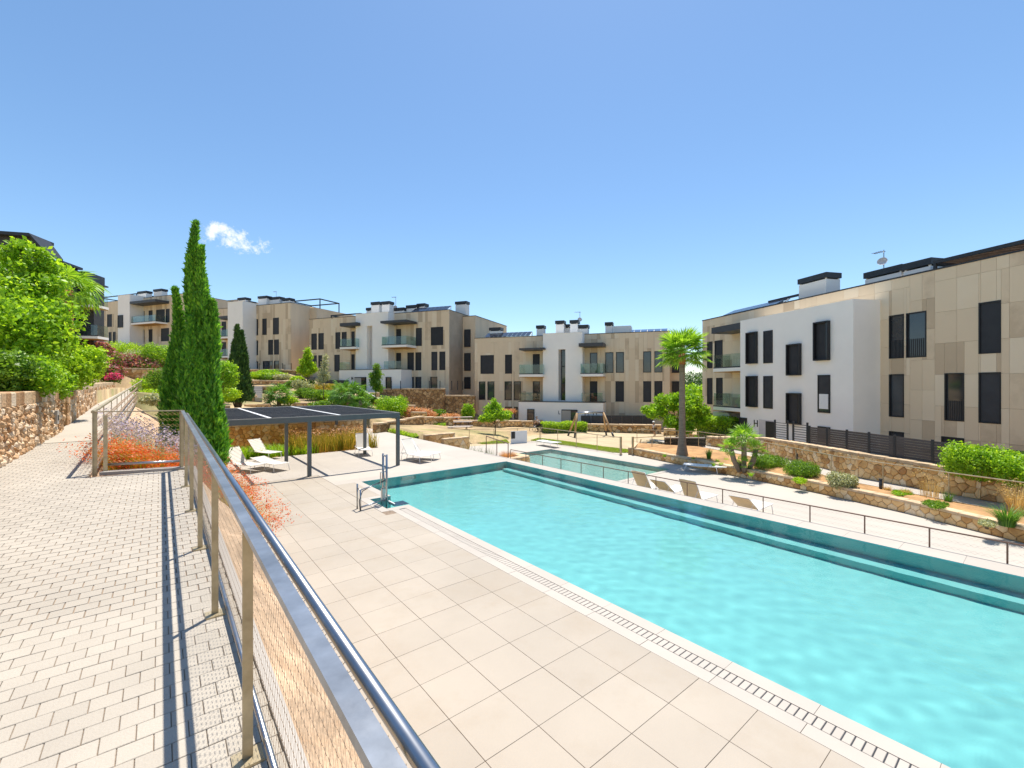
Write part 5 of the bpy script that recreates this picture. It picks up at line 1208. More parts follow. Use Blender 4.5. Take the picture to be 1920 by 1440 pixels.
def face(parent, c, r, fwd):
    f_ = Vector(fwd).normalized(); s_ = f_.cross(Vector((0, 0, 1)))
    for k in (-1, 1):
        p = Vector(c)+f_*r*.9+s_*k*r*.36+Vector((0, 0, r*.1)); ball('eye', p, r*.1, m_black, parent)
        ball('ear', Vector(c)+s_*k*r*.88, r*.2, m_skin, parent, (.6, .6, 1))
    ball('nose', Vector(c)+f_*r*.98-Vector((0, 0, r*.1)), r*.13, m_skin, parent, (1, 1, 1.4)); ball('mouth', Vector(c)+f_*r*.88-Vector((0, 0, r*.42)), r*.12, m_pink, parent, (1.6, 1.6, .5))
def hand(parent, w, d):
    w, d = Vector(w), Vector(d).normalized(); s_ = d.cross(Vector((0, 0, 1)));
    s_ = s_.normalized() if s_.length > .1 else Vector((1, 0, 0)); mb = MB(); mb.tube([w, w+d*.07], .03, 6)
    for k in range(4): a = w+d*.065+s_*(k-1.5)*.014; mb.tube([a, a+d*.035+Vector((0, 0, -.004)), a+d*(.055-.006*abs(k-1.5))+Vector((0, 0, -.022))], .0075, 5)
    mb.tube([w+d*.02+s_*.025, w+d*.05+s_*.045, w+d*.065+s_*.04+Vector((0, 0, -.015))], .0085, 5); mb.build('hand', m_skin, parent, world=False, smooth=True)
# the bicycle: x forward
pb = Lg(1008, 812); HD = math.atan2(-RT[1], -RT[0])       # rides to the left of the picture
bk = thing('bicycle', 'child bicycle ridden past the garden wall', 'bicycle', pb, HD)
def torus(name, cx, r, rr, m, parent):
    mb = MB(); mb.tube([(cx+r*math.cos(2*math.pi*i/28), 0, r+rr+r*math.sin(2*math.pi*i/28)) for i in range(29)], rr, 7, cap=False); return mb.build(name, m, parent, world=False, smooth=True)
for cx in (-.46, .46):
    w_ = torus('wheel', cx, .26, .02, m_dark, bk); mb = MB()
    for i in range(8): mb.tube([(cx, 0, .28), (cx+.25*math.cos(i*.785), 0, .28+.25*math.sin(i*.785))], .005, 4)
    mb.build('spokes', m_steel, w_, world=False)
mb = MB()
for a, c in (((-.46, 0, .28), (-.08, 0, .27)), ((-.46, 0, .28), (-.18, 0, .62)), ((-.08, 0, .27), (-.18, 0, .66)), ((-.08, 0, .27), (.32, 0, .62)), ((-.18, 0, .60), (.31, 0, .68)), ((.46, 0, .28), (.30, 0, .74))): mb.tube([a, c], .018, 7)
mb.build('frame', m_steel, bk, world=False, smooth=True)
MB().tube([(.30, 0, .74), (.28, 0, .84), (.26, -.22, .88)], .014, 6).tube([(.28, 0, .84), (.26, .22, .88)], .014, 6).build('handlebar', m_dark, bk, world=False)
MB().box(-.30, -.06, -.07, .07, .66, .71).build('saddle', m_dark, bk, world=False, bevel=.015)
MB().tube([(-.08, -.12, .15), (-.08, .0, .27), (-.08, .12, .39)], .012, 6).build('pedals', m_dark, bk, world=False)
rd = thing('person', 'child in pale top and dark trousers riding the bicycle', 'person', pb, HD)
J = [(-.16, 0, .80, .10, .12), (-.08, 0, .98, .105, .13), (.0, 0, 1.14, .10, .14), (.05, 0, 1.24, .05), (.08, 0, 1.30, .05), (.10, 0, 1.37, .085, .08),
     (.01, .14, 1.15, .05), (.13, .20, 1.0, .04), (.25, .21, .90, .03), (.01, -.14, 1.15, .05), (.13, -.20, 1.0, .04), (.25, -.21, .90, .03),
     (-.15, .09, .76, .085), (.12, .11, .60, .06), (-.06, .13, .36, .042), (.05, .13, .345, .03), (-.15, -.09, .76, .085), (.10, -.11, .48, .06), (-.08, -.13, .18, .042), (.04, -.13, .155, .03)]
Eg = [(0, 1), (1, 2), (2, 3), (3, 4), (4, 5), (2, 6), (6, 7), (7, 8), (2, 9), (9, 10), (10, 11), (0, 12), (12, 13), (13, 14), (14, 15), (0, 16), (16, 17), (17, 18), (18, 19)]
skin_body('body', J, Eg, m_skin, rd)
skin_body('shirt', [(-.15, 0, .84, .115, .135), (-.08, 0, .98, .118, .145), (.0, 0, 1.14, .112, .155), (.02, .15, 1.14, .058), (.08, .18, 1.06, .05), (.02, -.15, 1.14, .058), (.08, -.18, 1.06, .05)], [(0, 1), (1, 2), (2, 3), (3, 4), (2, 5), (5, 6)], m_tee, rd)
skin_body('trousers', [(-.16, 0, .80, .118, .14), (-.15, .09, .76, .095), (.12, .11, .60, .072), (-.05, .13, .38, .052), (-.15, -.09, .76, .095), (.10, -.11, .48, .072), (-.07, -.13, .20, .052)], [(0, 1), (1, 2), (2, 3), (0, 4), (4, 5), (5, 6)], m_black, rd)
ball('hair', (.085, 0, 1.40), .105, m_bark, rd, (1, .95, 1), -.01); face(rd, (.10, 0, 1.37), .085, (1, 0, 0))
for s in (-1, 1): hand(rd, (.24, s*.21, .905), (.6, 0, -.1))
# standing child by the wall
pp = Lg(1227, 818); pr = thing('person', 'child with white cap, pale top and black shorts walking by the garden wall', 'person', pp, HD+.3)
J = [(0, 0, .62, .10, .12), (.02, 0, .80, .10, .125), (.05, 0, .94, .095, .13), (.07, 0, 1.03, .045), (.08, 0, 1.08, .045), (.09, 0, 1.15, .08, .075),
     (.05, .13, .95, .045), (.10, .17, .77, .036), (.20, .16, .64, .028), (.05, -.13, .95, .045), (.0, -.18, .77, .036), (.02, -.18, .60, .028),
     (0, .075, .58, .08), (.10, .08, .34, .055), (.06, .08, .07, .036), (.16, .08, .03, .03), (0, -.075, .58, .08), (-.06, -.08, .34, .055), (-.18, -.08, .09, .036), (-.10, -.08, .03, .03)]
skin_body('body', J, Eg, m_skin, pr)
skin_body('shirt', [(0, 0, .66, .115, .135), (.02, 0, .80, .115, .14), (.05, 0, .94, .108, .145), (.05, .14, .95, .055), (.08, .165, .84, .048), (.05, -.14, .95, .055), (.03, -.17, .84, .048)], [(0, 1), (1, 2), (2, 3), (3, 4), (2, 5), (5, 6)], m_tee, pr)
skin_body('shorts', [(0, 0, .62, .12, .14), (0, .075, .58, .098), (.08, .08, .40, .085), (0, -.075, .58, .098), (-.05, -.08, .40, .085)], [(0, 1), (1, 2), (0, 3), (3, 4)], m_black, pr)
ball('cap', (.085, 0, 1.17), .1, m_whitep, pr, (1.08, 1, 1), -.01); face(pr, (.09, 0, 1.15), .08, (1, 0, -.1))
hand(pr, (.20, .16, .64), (.5, 0, -.8)); hand(pr, (.02, -.18, .60), (.1, 0, -1))
# ================================================================== vegetation
def leaves(name, pts, nrm, size, m, parent=None, aspect=.55, jitter=.8, world=True):
    """one small folded diamond per point, turned loosely along nrm"""
    n = len(pts); d = nrm+RNG.normal(0, jitter, (n, 3)); d /= np.linalg.norm(d, axis=1, keepdims=True)+1e-9
    a = RNG.normal(0, 1, (n, 3)); a -= d*(a*d).sum(1, keepdims=True); a /= np.linalg.norm(a, axis=1, keepdims=True)+1e-9
    s = np.cross(d, a); L_ = size*RNG.uniform(.6, 1.3, (n, 1)); w = L_*aspect*.5
    V = np.stack([pts, pts+a*L_*.5+s*w+d*L_*.08, pts+a*L_, pts+a*L_*.5-s*w+d*L_*.08], 1).reshape(-1, 3)
    return npmesh(name, V, np.arange(n*4).reshape(n, 4), m, parent, world)
def blob_pts(blobs, n, shell=.45, seed=None):
    """points through lumpy ellipsoids, denser toward their skins"""
    vol = np.array([b_[3]*b_[4]+b_[4]*b_[5]+b_[3]*b_[5] for b_ in blobs]); pk = RNG.choice(len(blobs), n, p=vol/vol.sum()); Bq = np.array(blobs)[pk]
    u = RNG.normal(0, 1, (n, 3)); u /= np.linalg.norm(u, axis=1, keepdims=True); r = (shell+(1-shell)*RNG.random((n, 1))**.6)
    lump = 1+.16*np.sin(u[:, :1]*7+pk[:, None])*np.sin(u[:, 1:2]*8+2*pk[:, None])+.12*np.sin(u[:, 2:]*11+pk[:, None])
    return Bq[:, :3]+u*r*lump*Bq[:, 3:6], u
def trunk(name, m, pts, r0, r1, parent, n=8): return MB().tube(pts, r0, n, r2=r1).build(name, m, parent, smooth=True)
def limbs(parent, base, top, blobs, r, m):
    for i, b_ in enumerate(blobs):
        p = Vector(base)+(Vector(top)-Vector(base))*(.45+.5*random.random()); q = Vector(b_[:3]); mid = (p+q)/2+Vector((random.uniform(-.1, .1), random.uniform(-.1, .1), .08))
        trunk('limb', m, [p, mid, q], r*.5, r*.15, parent, 6)
def tree(name, label, base, h_trunk, blobs, n, size, ml, mb_=None, r=.09, cat='tree', shell=.3, lean=(0, 0), jitter=.9, group=None):
    base = Vector(base); t = thing(name, label, cat, base, 0, group); top = base+Vector((lean[0], lean[1], h_trunk))
    trunk('trunk', mb_ or m_bark, [base-Vector((0, 0, .15)), base+(top-base)*.5+Vector((.03, -.02, 0)), top], r, r*.55, t)
    W_ = [(base.x+b_[0], base.y+b_[1], base.z+b_[2], b_[3], b_[4], b_[5]) for b_ in blobs]
    limbs(t, base, top, W_, r, mb_ or m_bark); P_, u_ = blob_pts(W_, n, shell); leaves('crown', P_, u_, size, ml, t, jitter=jitter); return t
def rblobs(n, R_, H0, H1, s0, s1):
    out = []
    for i in range(n):
        a = random.uniform(0, 6.28); k = random.uniform(.15, 1)**.6; z = random.uniform(0, 1); rr = R_*k*(1-.55*abs(z-.4)); s_ = random.uniform(s0, s1)
        out.append((math.cos(a)*rr, math.sin(a)*rr, H0+(H1-H0)*z, s_, s_, s_*.8))
    return out
def bush(name, label, c, rx, ry, h, n, size, m, cat='shrub', lumps=5, group=None, flowers=None, shell=.5):
    c = Vector(c); t = thing(name, label, cat, c, 0, group); bl_ = [(c.x, c.y, c.z+h*.42, rx*.75, ry*.75, h*.5)]
    for i in range(lumps):
        a = 6.28*i/lumps+random.uniform(-.4, .4); k = random.uniform(.4, .62); bl_.append((c.x+math.cos(a)*rx*k, c.y+math.sin(a)*ry*k, c.z+h*random.uniform(.3, .62), rx*random.uniform(.34, .5), ry*random.uniform(.34, .5), h*random.uniform(.26, .38)))
    P_, u_ = blob_pts(bl_, n, shell); P_[:, 2] = np.maximum(P_[:, 2], c.z+.01); leaves('foliage', P_, u_, size, m, t)
    MB().tube([c-Vector((0, 0, .1)), c+Vector((0, 0, h*.4))], .04, 6).build('stem', m_bark, t)
    if flowers:
        fm, fn, fs = flowers; P_, u_ = blob_pts(bl_, fn, .95); k = P_[:, 2] > c.z+h*.3; leaves('flowers', P_[k]+u_[k]*.05, u_[k], fs, fm, t, aspect=.9)
    return t
def blades(name, roots, h, w, m, parent, bend=.5, seg=3, dirs=None):
    """curved grass blades from each root"""
    n = len(roots); hh = h*RNG.uniform(.6, 1.15, (n, 1)); a = RNG.uniform(0, 6.283, n) if dirs is None else dirs
    dx = np.stack([np.cos(a), np.sin(a), np.zeros(n)], 1); sx_ = np.stack([-np.sin(a), np.cos(a), np.zeros(n)], 1); bd_ = bend*RNG.uniform(.4, 1.3, (n, 1)); V = []
    for k in range(seg+1):
        s = k/seg; c = roots+dx*hh*bd_*s*s+np.array([0, 0, 1])*hh*(s-.35*bd_*s*s); ww = w*(1-s*.92)/2; V += [c-sx_*ww, c+sx_*ww]
    V = np.stack(V, 1); b_ = np.arange(n)[:, None]*(2*seg+2); Q = np.concatenate([b_+np.array([[2*k, 2*k+1, 2*k+3, 2*k+2]]) for k in range(seg)], 0)
    return npmesh(name, V.reshape(-1, 3), Q, m, parent), V[:, -1]
# ---- cypresses
def cypress(label, base, spires, m, n, size=.16):
    base = Vector(base); t = thing('cypress', label, 'tree', base); P_, U_ = [], []
    tot = sum(s[3]*s[2] for s in spires)
    for dx, dy, hh, R_, z0 in spires:
        k = int(n*R_*hh/tot); s = RNG.random(k)**.75; a = RNG.uniform(0, 6.283, k)
        prof = np.where(s < .12, .62+s*3.1, (1-((s-.12)/.88)**1.25)); rr = R_*np.clip(prof, 0, 1)*(.62+.38*RNG.random(k)**.5)*(1+.22*np.sin(a*5+s*23)+.18*np.sin(a*9-s*41+dx)+.16*np.sin(a*3+s*60+3*np.sin(a*2)))
        zz = z0+s*(hh-z0); x = base.x+dx+np.cos(a)*rr+.05*np.sin(zz*2); y = base.y+dy+np.sin(a)*rr
        P_.append(np.stack([x, y, base.z+zz], 1)); U_.append(np.stack([np.cos(a), np.sin(a), np.full(k, .3)], 1))
        trunk('trunk', m_bark, [base+Vector((dx*.3, dy*.3, -.3)), base+Vector((dx, dy, hh*.4)), base+Vector((dx, dy, hh*.93))], .1*R_/.5, .015, t, 6)
    P_, U_ = np.concatenate(P_), np.concatenate(U_); k = len(P_)
    up = np.stack([U_[:, 0]*.35, U_[:, 1]*.35, np.ones(k)], 1)+RNG.normal(0, .28, (k, 3)); up /= np.linalg.norm(up, axis=1, keepdims=True)
    s = np.cross(up, U_+RNG.normal(0, .5, (k, 3))); s /= np.linalg.norm(s, axis=1, keepdims=True); L_ = size*RNG.uniform(.6, 1.4, (k, 1)); w = L_*.17
    V = np.stack([P_, P_+up*L_*.45+s*w, P_+up*L_, P_+up*L_*.45-s*w], 1).reshape(-1, 3); npmesh('crown', V, np.arange(k*4).reshape(k, 4), m, t); return t
b0_ = XY(362, 11.5); cz = LV(720, 1)-2.9
cypress('tall bright green cypress cluster behind the railing', (*b0_, cz+.35), [(.02, .0, 6.75, .34, .1), (-.34, .26, 5.0, .27, .1), (.20, -.16, 6.1, .27, .2), (.40, -.25, 4.7, .26, .1), (-.10, -.25, 4.2, .30, .1), (.30, .2, 5.4, .24, .6), (-.45, .22, 3.4, .26, .1), (.1, -.35, 3.2, .26, .1), (.48, -.1, 3.6, .22, .1)], m_cyp, 95000, .125)
b1_ = XY(446, 33.5); cypress('small dark cypress standing behind the pergola roof', (*b1_, 2.2), [(0, 0, 5.9, .62, 0), (.30, .05, 5.5, .42, .2), (-.28, .1, 4.6, .5, .1), (-.55, .2, 2.4, .3, 0), (.5, -.2, 3.6, .42, .1)], m_cypD, 30000, .22)
# ---- the big leafy tree and shrubs on the left bank
def at(px, py, z): return D(px, py, z)
c = at(25, 770, 11.0); B_ = []
for px, py, z, r_ in [(60, 505, 11, .42), (20, 478, 11, .38), (95, 495, 11.2, .28), (75, 475, 11, .25), (40, 462, 11, .22), (-30, 520, 11, .8), (100, 535, 11, .35), (30, 560, 10.6, .8), (100, 590, 10.8, .6), (-20, 620, 10.5, .9), (70, 640, 10.4, .75), (10, 690, 10.2, .7), (95, 520, 11.4, .4), (125, 640, 11, .3), (40, 600, 10, .7), (-60, 580, 11, 1.0), (65, 540, 11, .5)]:
    p = at(px, py, z); B_.append((p.x-c.x, p.y-c.y, p.z-c.z, r_, r_, r_*.8))
tree('leafy_tree', 'bright green leafy tree above the stone wall at the left edge', c, 1.9, B_, 20000, .12, m_leafA, r=.10, shell=.05, jitter=1.0)
c = at(55, 735, 9.6); bush('shrub', 'dense bright shrub hanging over the left stone wall', (c.x-.25, c.y, 3.45), .85, .85, 1.0, 12000, .085, m_leafA, lumps=8)
c = at(-20, 735, 8.8); bush('shrub', 'dark green shrub under the leafy tree at the left edge', (c.x-.2, c.y, 3.4), .9, .9, 1.1, 9000, .09, m_leafB, lumps=7)
c = at(112, 760, 11.6); bush('shrub', 'shiny shrub drooping down the end of the left wall', (c.x-.1, c.y, 3.3), .45, .45, .8, 4500, .08, m_leafA, lumps=6)
c = at(155, 735, 14.2); bush('shrub', 'feathery yellow green bush on the left bank past the tree', (c.x-.35, c.y, 3.55), 1.0, 1.0, 1.55, 18000, .10, m_leafY, lumps=9)
c = at(98, 720, 12.5); bush('shrub', 'tall bright shrub between the leafy tree and the feathery bush', (c.x-.4, c.y, 3.5), .8, .8, 1.4, 9000, .10, m_leafA, lumps=7)
# bougainvillea and greenery at the head of the walkway
for px, py, z, rx, h, n, m, fl, lab in [
    (235, 690, 45, 2.4, 2.3, 7000, m_leafB, (m_pink, 3600, .17), 'pink flowering bougainvillea mass on top of the end wall, left part'),
    (275, 690, 46, 2.2, 1.6, 5000, m_leafB, (m_pink, 2000, .17), 'pink flowering bougainvillea trailing right on top of the end wall'),
    (205, 706, 40, 1.2, 1.6, 3000, m_leafB, (m_pink, 2200, .16), 'dusky pink bush at the top of the long left wall'),
    (186, 660, 42, 1.2, 1.5, 2600, m_leafB, (m_pink, 1100, .22), 'pale pink oleander below the dark block'),
    (213, 712, 37, .55, .9, 800, m_leafB, (m_mag, 1500, .10), 'magenta flowers beside the post at the head of the walkway'),
    (230, 664, 52, 2.6, 2.6, 6000, m_leafY, None, 'yellow green bush below the far white bay'),
    (268, 676, 50, 2.2, 2.2, 4500, m_grey, None, 'grey olive bush right of the bougainvillea'),
    (300, 676, 47, 2.2, 2.9, 6500, m_leafA, None, 'bright bush left of the tall cypress'),
    (285, 722, 34, 1.3, .8, 2500, m_leafY, None, 'pale spreading plant by the head of the walkway rail'),
    (318, 720, 26, 1.2, 1.7, 5000, m_leafB, None, 'green shrub behind the foot of the tall cypress'),
    (418, 715, 24, .9, 2.0, 4500, m_leafA, None, 'bright bush between the two cypresses'),
    (282, 742, 27, .9, .7, 2600, m_leafY, None, 'low yellow green plant right of the far walkway rail'), (296, 752, 21, .7, .6, 2400, m_grey, None, 'low grey green plant behind the lavender'), (270, 733, 36, 1.0, .7, 2000, m_leafB, None, 'low dark plant at the top of the far walkway rail')]:
    p = at(px, py, z); bush('bougainvillea' if fl else 'shrub', lab, (p.x, p.y, p.z-h*.3), rx, rx*.8, h, n, .16 if z > 30 else .11, m, flowers=fl)
# ---- terraced garden shrubs
GS = [(600, 742, 43, 1.6, 1.1, m_leafB, 'large rounded shrub left of the fan palms on the slope'), (570, 737, 44, 1.1, 1.0, m_leafB, 'round clipped shrub beside the garden stairs'), (565, 725, 47, 1.2, 1.2, m_grey, 'pinkish grey shrub above the clipped shrub'),
      (576, 722, 50, 1.0, 1.2, m_leafB, 'dark round shrub below the first young tree'), (548, 722, 49, 1.0, .9, m_leafB, 'small dark shrub above the stair wall'), (610, 726, 50, 2.6, .7, m_reed, 'golden ground cover below the young trees'),
      (590, 738, 46, 2.6, .7, m_leafA, 'bright green ground cover on the slope'), (515, 705, 55, 2.2, .8, m_leafY, 'yellow green hedge strip on the upper terrace'), (500, 708, 53, 1.6, .9, m_leafB, 'dark hedge strip on the upper terrace'), (530, 708, 53, 1.2, .8, m_grey, 'pale shrub at the right of the upper terrace'),
      (505, 699, 57, 1.6, .8, m_leafA, 'bright shrub at the foot of the upper terrace wall'), (556, 712, 52, .9, .8, m_leafY, 'yellow mound by the terrace corner'), (475, 705, 52, 1.2, .9, m_leafY, 'bright mound left on the upper terrace'),
      (735, 768, 40, 1.9, 2.2, m_leafA, 'round bright bush below the entrance stairs'), (665, 757, 40, 1.6, 1.2, m_leafB, 'dark mound right of the fan palms'), (420, 742, 31, 1.2, 1.2, m_leafY, 'bright plants left of the small cypress'), (412, 728, 36, 1.3, 1.2, m_leafA, 'green shrub left of the small cypress'),
      (640, 750, 41, 1.5, 1.0, m_leafA, 'light green mound behind the pergola roof'), (600, 760, 36, 1.0, .6, m_leafB, 'low green plants along the pergola roof'), (745, 790, 40, 1.5, .9, m_rust, 'rusty grass clump behind the slanting wall, left'), (785, 778, 43, 2.2, 1.3, m_rust, 'rusty pink grass mass below the brown wall'),
      (845, 784, 45, 1.4, .9, m_rust, 'rusty grass tuft at the foot of the brown wall'), (822, 778, 46, 1.0, 1.1, m_leafB, 'small round clipped bush before the brown wall'), (878, 776, 46, .9, 2.0, m_leafA, 'young shrub at the corner of the brown wall'), (772, 778, 41, .9, 1.4, m_rust, 'pink seed heads beside the step walls'),
      (950, 773, 46, 1.6, .6, m_rust, 'dry grass strip in front of the white base'), (690, 752, 42, 1.0, .9, m_leafB, 'dark plants under the step wall'), (630, 735, 49, 1.6, .9, m_reed, 'golden shrub under the dark fence'), (540, 752, 38, .9, .8, m_leafY, 'yellow green tuft near the fan palm foot'), (620, 744, 43, 1.4, .9, m_leafA, 'green cushion on the slope above the palms')]
for px, py, z, rx, h, m, lab in GS:
    p = at(px, py, z); bush('shrub', lab, (p.x, p.y, p.z-h*.35), rx, rx*.8, h, int(1500*rx*h+800), .15, m)
# clipped hedges
def hedge(label, pts, zs, w, h, m, n, size):
    t = thing('hedge', label, 'hedge', (*pts[0], zs[0])); P_ = []; U_ = []
    Ls = [math.hypot(c[0]-a[0], c[1]-a[1]) for a, c in zip(pts[:-1], pts[1:])]; tot = sum(Ls)
    for (a, c), l, (za, zc) in zip(zip(pts[:-1], pts[1:]), Ls, zip(zs[:-1], zs[1:])):
        k = int(n*l/tot); s = RNG.random(k)*(1.04)-.02; th = RNG.uniform(-.25, math.pi+.25, k); rr = RNG.uniform(.82, 1.04, k)
        d = np.array([(c[0]-a[0])/l, (c[1]-a[1])/l]); pn = np.array([-d[1], d[0]]); cs = np.sign(np.cos(th))*np.abs(np.cos(th))**.45*rr; sn = np.clip(np.sign(np.sin(th))*np.abs(np.sin(th))**.45*rr, -.2, 1.1)
        x = a[0]+(c[0]-a[0])*s+pn[0]*cs*w/2; y = a[1]+(c[1]-a[1])*s+pn[1]*cs*w/2; z = za+(zc-za)*s+.12+sn*(h-.12)*(1+.05*np.sin(s*l*3))
        P_.append(np.stack([x, y, z], 1)); U_.append(np.stack([pn[0]*cs, pn[1]*cs, sn], 1))
    leaves('foliage', np.concatenate(P_), np.concatenate(U_), size, m, t); mb = MB()
    for a, c, za, zc in zip(pts[:-1], pts[1:], zs[:-1], zs[1:]): mb.bar((a[0], a[1], za+h*.42), (c[0], c[1], zc+h*.42), w*.7, h*.78)
    mb.build('inner_branches', m_cypD, t)
q3 = lambda lv, *l: [tuple(G(a, b_, lv)[:2]) for a, b_ in l]
hedge('low clipped hedge beside the deck path', q3(-.5, (768, 811), (800, 808), (836, 808)), [-.5]*3, 1.5, .75, m_leafY, 9000, .10)
hedge('yellowish hedge strip along the right edge of the deck path', [(14.0, 27.5), (14.2, 31), (14.4, 35)], [-.4, -.35, -.3], 1.0, .6, m_leafY, 6000, .10)
hedge('clipped hedge before the white base of the centre block', q3(LOW, (1016, 812), (1060, 811), (1096, 810)), [LOW]*3, 1.3, .95, m_leafY, 8000, .10)
hedge('leafy hedge behind the garden wall near the H block', [XY(1315, 36), XY(1350, 34), XY(1382, 32.5)], [-.45, -.4, -.35], 1.3, 1.55, m_leafY, 9000, .11)
# lawns
def lawn(label, poly, z, n, h=.09):
    t = MB(); pts_ = np.array(poly); mn, mx_ = pts_.min(0), pts_.max(0); out = []
    while len(out) < n:
        p = mn+(mx_-mn)*RNG.random(2); ins = False; j = len(poly)-1
        for i in range(len(poly)):
            if (poly[i][1] > p[1]) != (poly[j][1] > p[1]) and p[0] < (poly[j][0]-poly[i][0])*(p[1]-poly[i][1])/(poly[j][1]-poly[i][1])+poly[i][0]: ins = not ins
            j = i
        if ins: out.append((p[0], p[1], z))
    o, _ = blades('lawn', np.array(out), h, .03, m_grass, None, .6, 2); tag(o, label, 'grass', kind='stuff')
lawn('green grass strip along the far side of the children pool', q3(LOW, (995, 826), (1010, 822), (1060, 828), (1130, 838), (1190, 845), (1212, 850), (1150, 849), (1080, 838)), LOW+.004, 26000)
lawn('grass patch around the small tree by the picnic tables', q3(LOW, (886, 830), (912, 822), (948, 823), (955, 831), (905, 833)), LOW+.008, 9000)
# ---- small trees
p = at(577, 728, 50); tree('young_tree', 'young bright tree nearer the left on the terrace', p, 1.5, [(-.1, 0, 2.0, .75, .75, .6), (.3, .1, 2.6, .6, .6, .55), (-.35, 0, 2.9, .6, .6, .55), (.05, 0, 3.6, .55, .55, .55), (.6, 0, 2.2, .5, .5, .4), (0, 0, 4.2, .35, .35, .45), (-.7, .1, 2.1, .5, .5, .4)], 5200, .2, m_leafY, r=.06)
p = at(606, 756, 40); tree('young_tree', 'thin airy young tree right of the bright one', p, 2.2, [(0, 0, 2.6, .55, .55, .8), (.15, 0, 3.5, .4, .4, .6), (-.25, 0, 2.0, .45, .45, .4), (.35, .1, 2.4, .4, .4, .4), (.2, 0, 4.2, .25, .25, .4)], 2100, .13, m_grey, r=.035, shell=.05)
p = at(704, 757, 42); tree('young_tree', 'young tree in front of the M door', p, 1.4, [(0, 0, 2.0, .6, .6, .6), (.2, 0, 2.8, .5, .5, .6), (-.2, .1, 2.6, .45, .45, .5), (.1, 0, 3.5, .35, .35, .4), (.3, 0, 1.5, .55, .55, .4)], 3400, .16, m_leafB, r=.05, shell=.1)
p = Lg(928, 822); p.z = LOW; tree('small_tree', 'small rounded tree on the grass patch by the picnic tables', p, 1.5, [(0, 0, 2.0, .7, .7, .5), (-.55, 0, 1.75, .6, .6, .42), (.55, -.3, 1.8, .6, .6, .42), (.1, .1, 2.5, .55, .55, .45), (-.3, .3, 2.3, .5, .5, .4), (-.1, 0, 2.9, .25, .25, .35), (.85, -.5, 1.9, .4, .4, .35), (-.85, .4, 1.6, .4, .4, .3)], 7000, .14, m_leafA, r=.055)
p = at(1268, 828, 33.5); B_ = []
for px, py, r_ in [(1235, 770, .8), (1222, 776, .42), (1262, 755, .9), (1290, 765, .85), (1310, 785, .8), (1258, 790, .6), (1285, 800, .7), (1212, 768, .4), (1275, 745, .5), (1318, 770, .5), (1240, 750, .5), (1300, 750, .6)]:
    q_ = at(px, py, 33.5+random.uniform(-.8, .8)); B_.append((q_.x-p.x, q_.y-p.y, q_.z-p.z, r_, r_, r_*.8))
tree('mulberry_tree', 'broad leafy tree behind the fan palm', p, 1.6, B_, 15000, .19, m_leafA, r=.09)
for px, py, z, lab, m, h in ((1300, 745, 60, 'bright tree between the two right blocks, nearer', m_leafA, 2.6), (1296, 722, 85, 'dark pine trees far between the two right blocks', m_cypD, 4), (1316, 726, 90, 'dark far tree beside the H block corner', m_leafB, 4), (1290, 770, 55, 'green tree behind the broad leafy tree', m_leafB, 2)):
    p = at(px, py, z); tree('far_tree', lab, (p.x, p.y, -1), max(1, p.z-1), [(0, 0, p.z+1, h, h, h*.75), (h*.7, .5, p.z+.2, h*.7, h*.7, h*.5), (-h*.7, -.5, p.z, h*.7, h*.7, h*.5)], 5000, .35, m, r=.15)
# ---- palms
def fan_mesh(name, m, Lp, R_, n=22, droop=.25):
    """petiole along +x and a pleated fan of split segments"""
    mb = MB(); mb.tube([(0, 0, 0), (Lp*.5, 0, Lp*.05), (Lp, 0, 0)], .014, 5)
    for i in range(n):
        a = (i/(n-1)-.5)*R(230); l = R_*(1-.25*abs(a)/2)*random.uniform(.85, 1.05); d = Vector((math.cos(a), math.sin(a), 0)); s_ = Vector((-math.sin(a), math.cos(a), 0)); w = .11*R_
        p0 = Vector((Lp, 0, 0)); p1 = p0+d*l*.55+Vector((0, 0, .05*(i % 2)-.02)); p2 = p0+d*l+Vector((0, 0, -droop*l*random.uniform(.6, 1.4)))
        mb.add([p0, p1-s_*w*.5, p2, p1+s_*w*.5], [(0, 1, 2, 3)])
    me = bpy.data.meshes.new(name); me.from_pydata(mb.v, [], mb.f); me.materials.append(m); return me
def crown(t, c, me, n, e0, e1, sc=1, rnd=.2):
    for i in range(n):
        k = i/max(1, n-1); az = i*2.39996+random.uniform(-.2, .2); el = e1+(e0-e1)*k**.8+random.uniform(-rnd, rnd)*.5
        o = bpy.data.objects.new('frond', me); o.rotation_euler = (random.uniform(-.35, .35), -el, az); o.location = c+Vector((math.cos(az), math.sin(az), 0))*.06*sc; s_ = sc*random.uniform(.85, 1.12); o.scale = (s_,)*3; link(o, t)
me_w = fan_mesh('frond', m_palm, .85, .95, 24, .2)
p = Lg(1279, 854); p = G(1279, 856, -.30); zt_ = (F*(E+.30)/(856-720)); t = thing('fan_palm', 'tall fan palm with slender grey trunk in the soil bed', 'palm', p)
top = D(1279, 668, zt_); hp = top.z-p.z
trunk_r = [.36, .30, .22, .18, .165, .155, .15, .15]; pts_ = [p+(top-p)*k for k in (-.02, .04, .12, .22, .4, .6, .8, 1.0)]
mb = MB(); mb.tube(pts_, trunk_r, 14); mb.build('trunk', m_palmbark, t, smooth=True)
mb = MB(); mb.tube([top-Vector((0, 0, .45)), top-Vector((0, 0, .1)), top+Vector((0, 0, .15))], [.165, .2, .16], 12); mb.build('old_leaf_bases', m_palmskirt, t, smooth=True)
crown(t, top+Vector((0, 0, .15)), me_w, 38, R(-32), R(82), .92)
me_c = fan_mesh('frond', m_palm, .4, .5, 18, .15)
p = G(1395, 880, -.25); t = thing('multi_stem_palm', 'dwarf fan palm with several stems in the soil bed', 'palm', p)
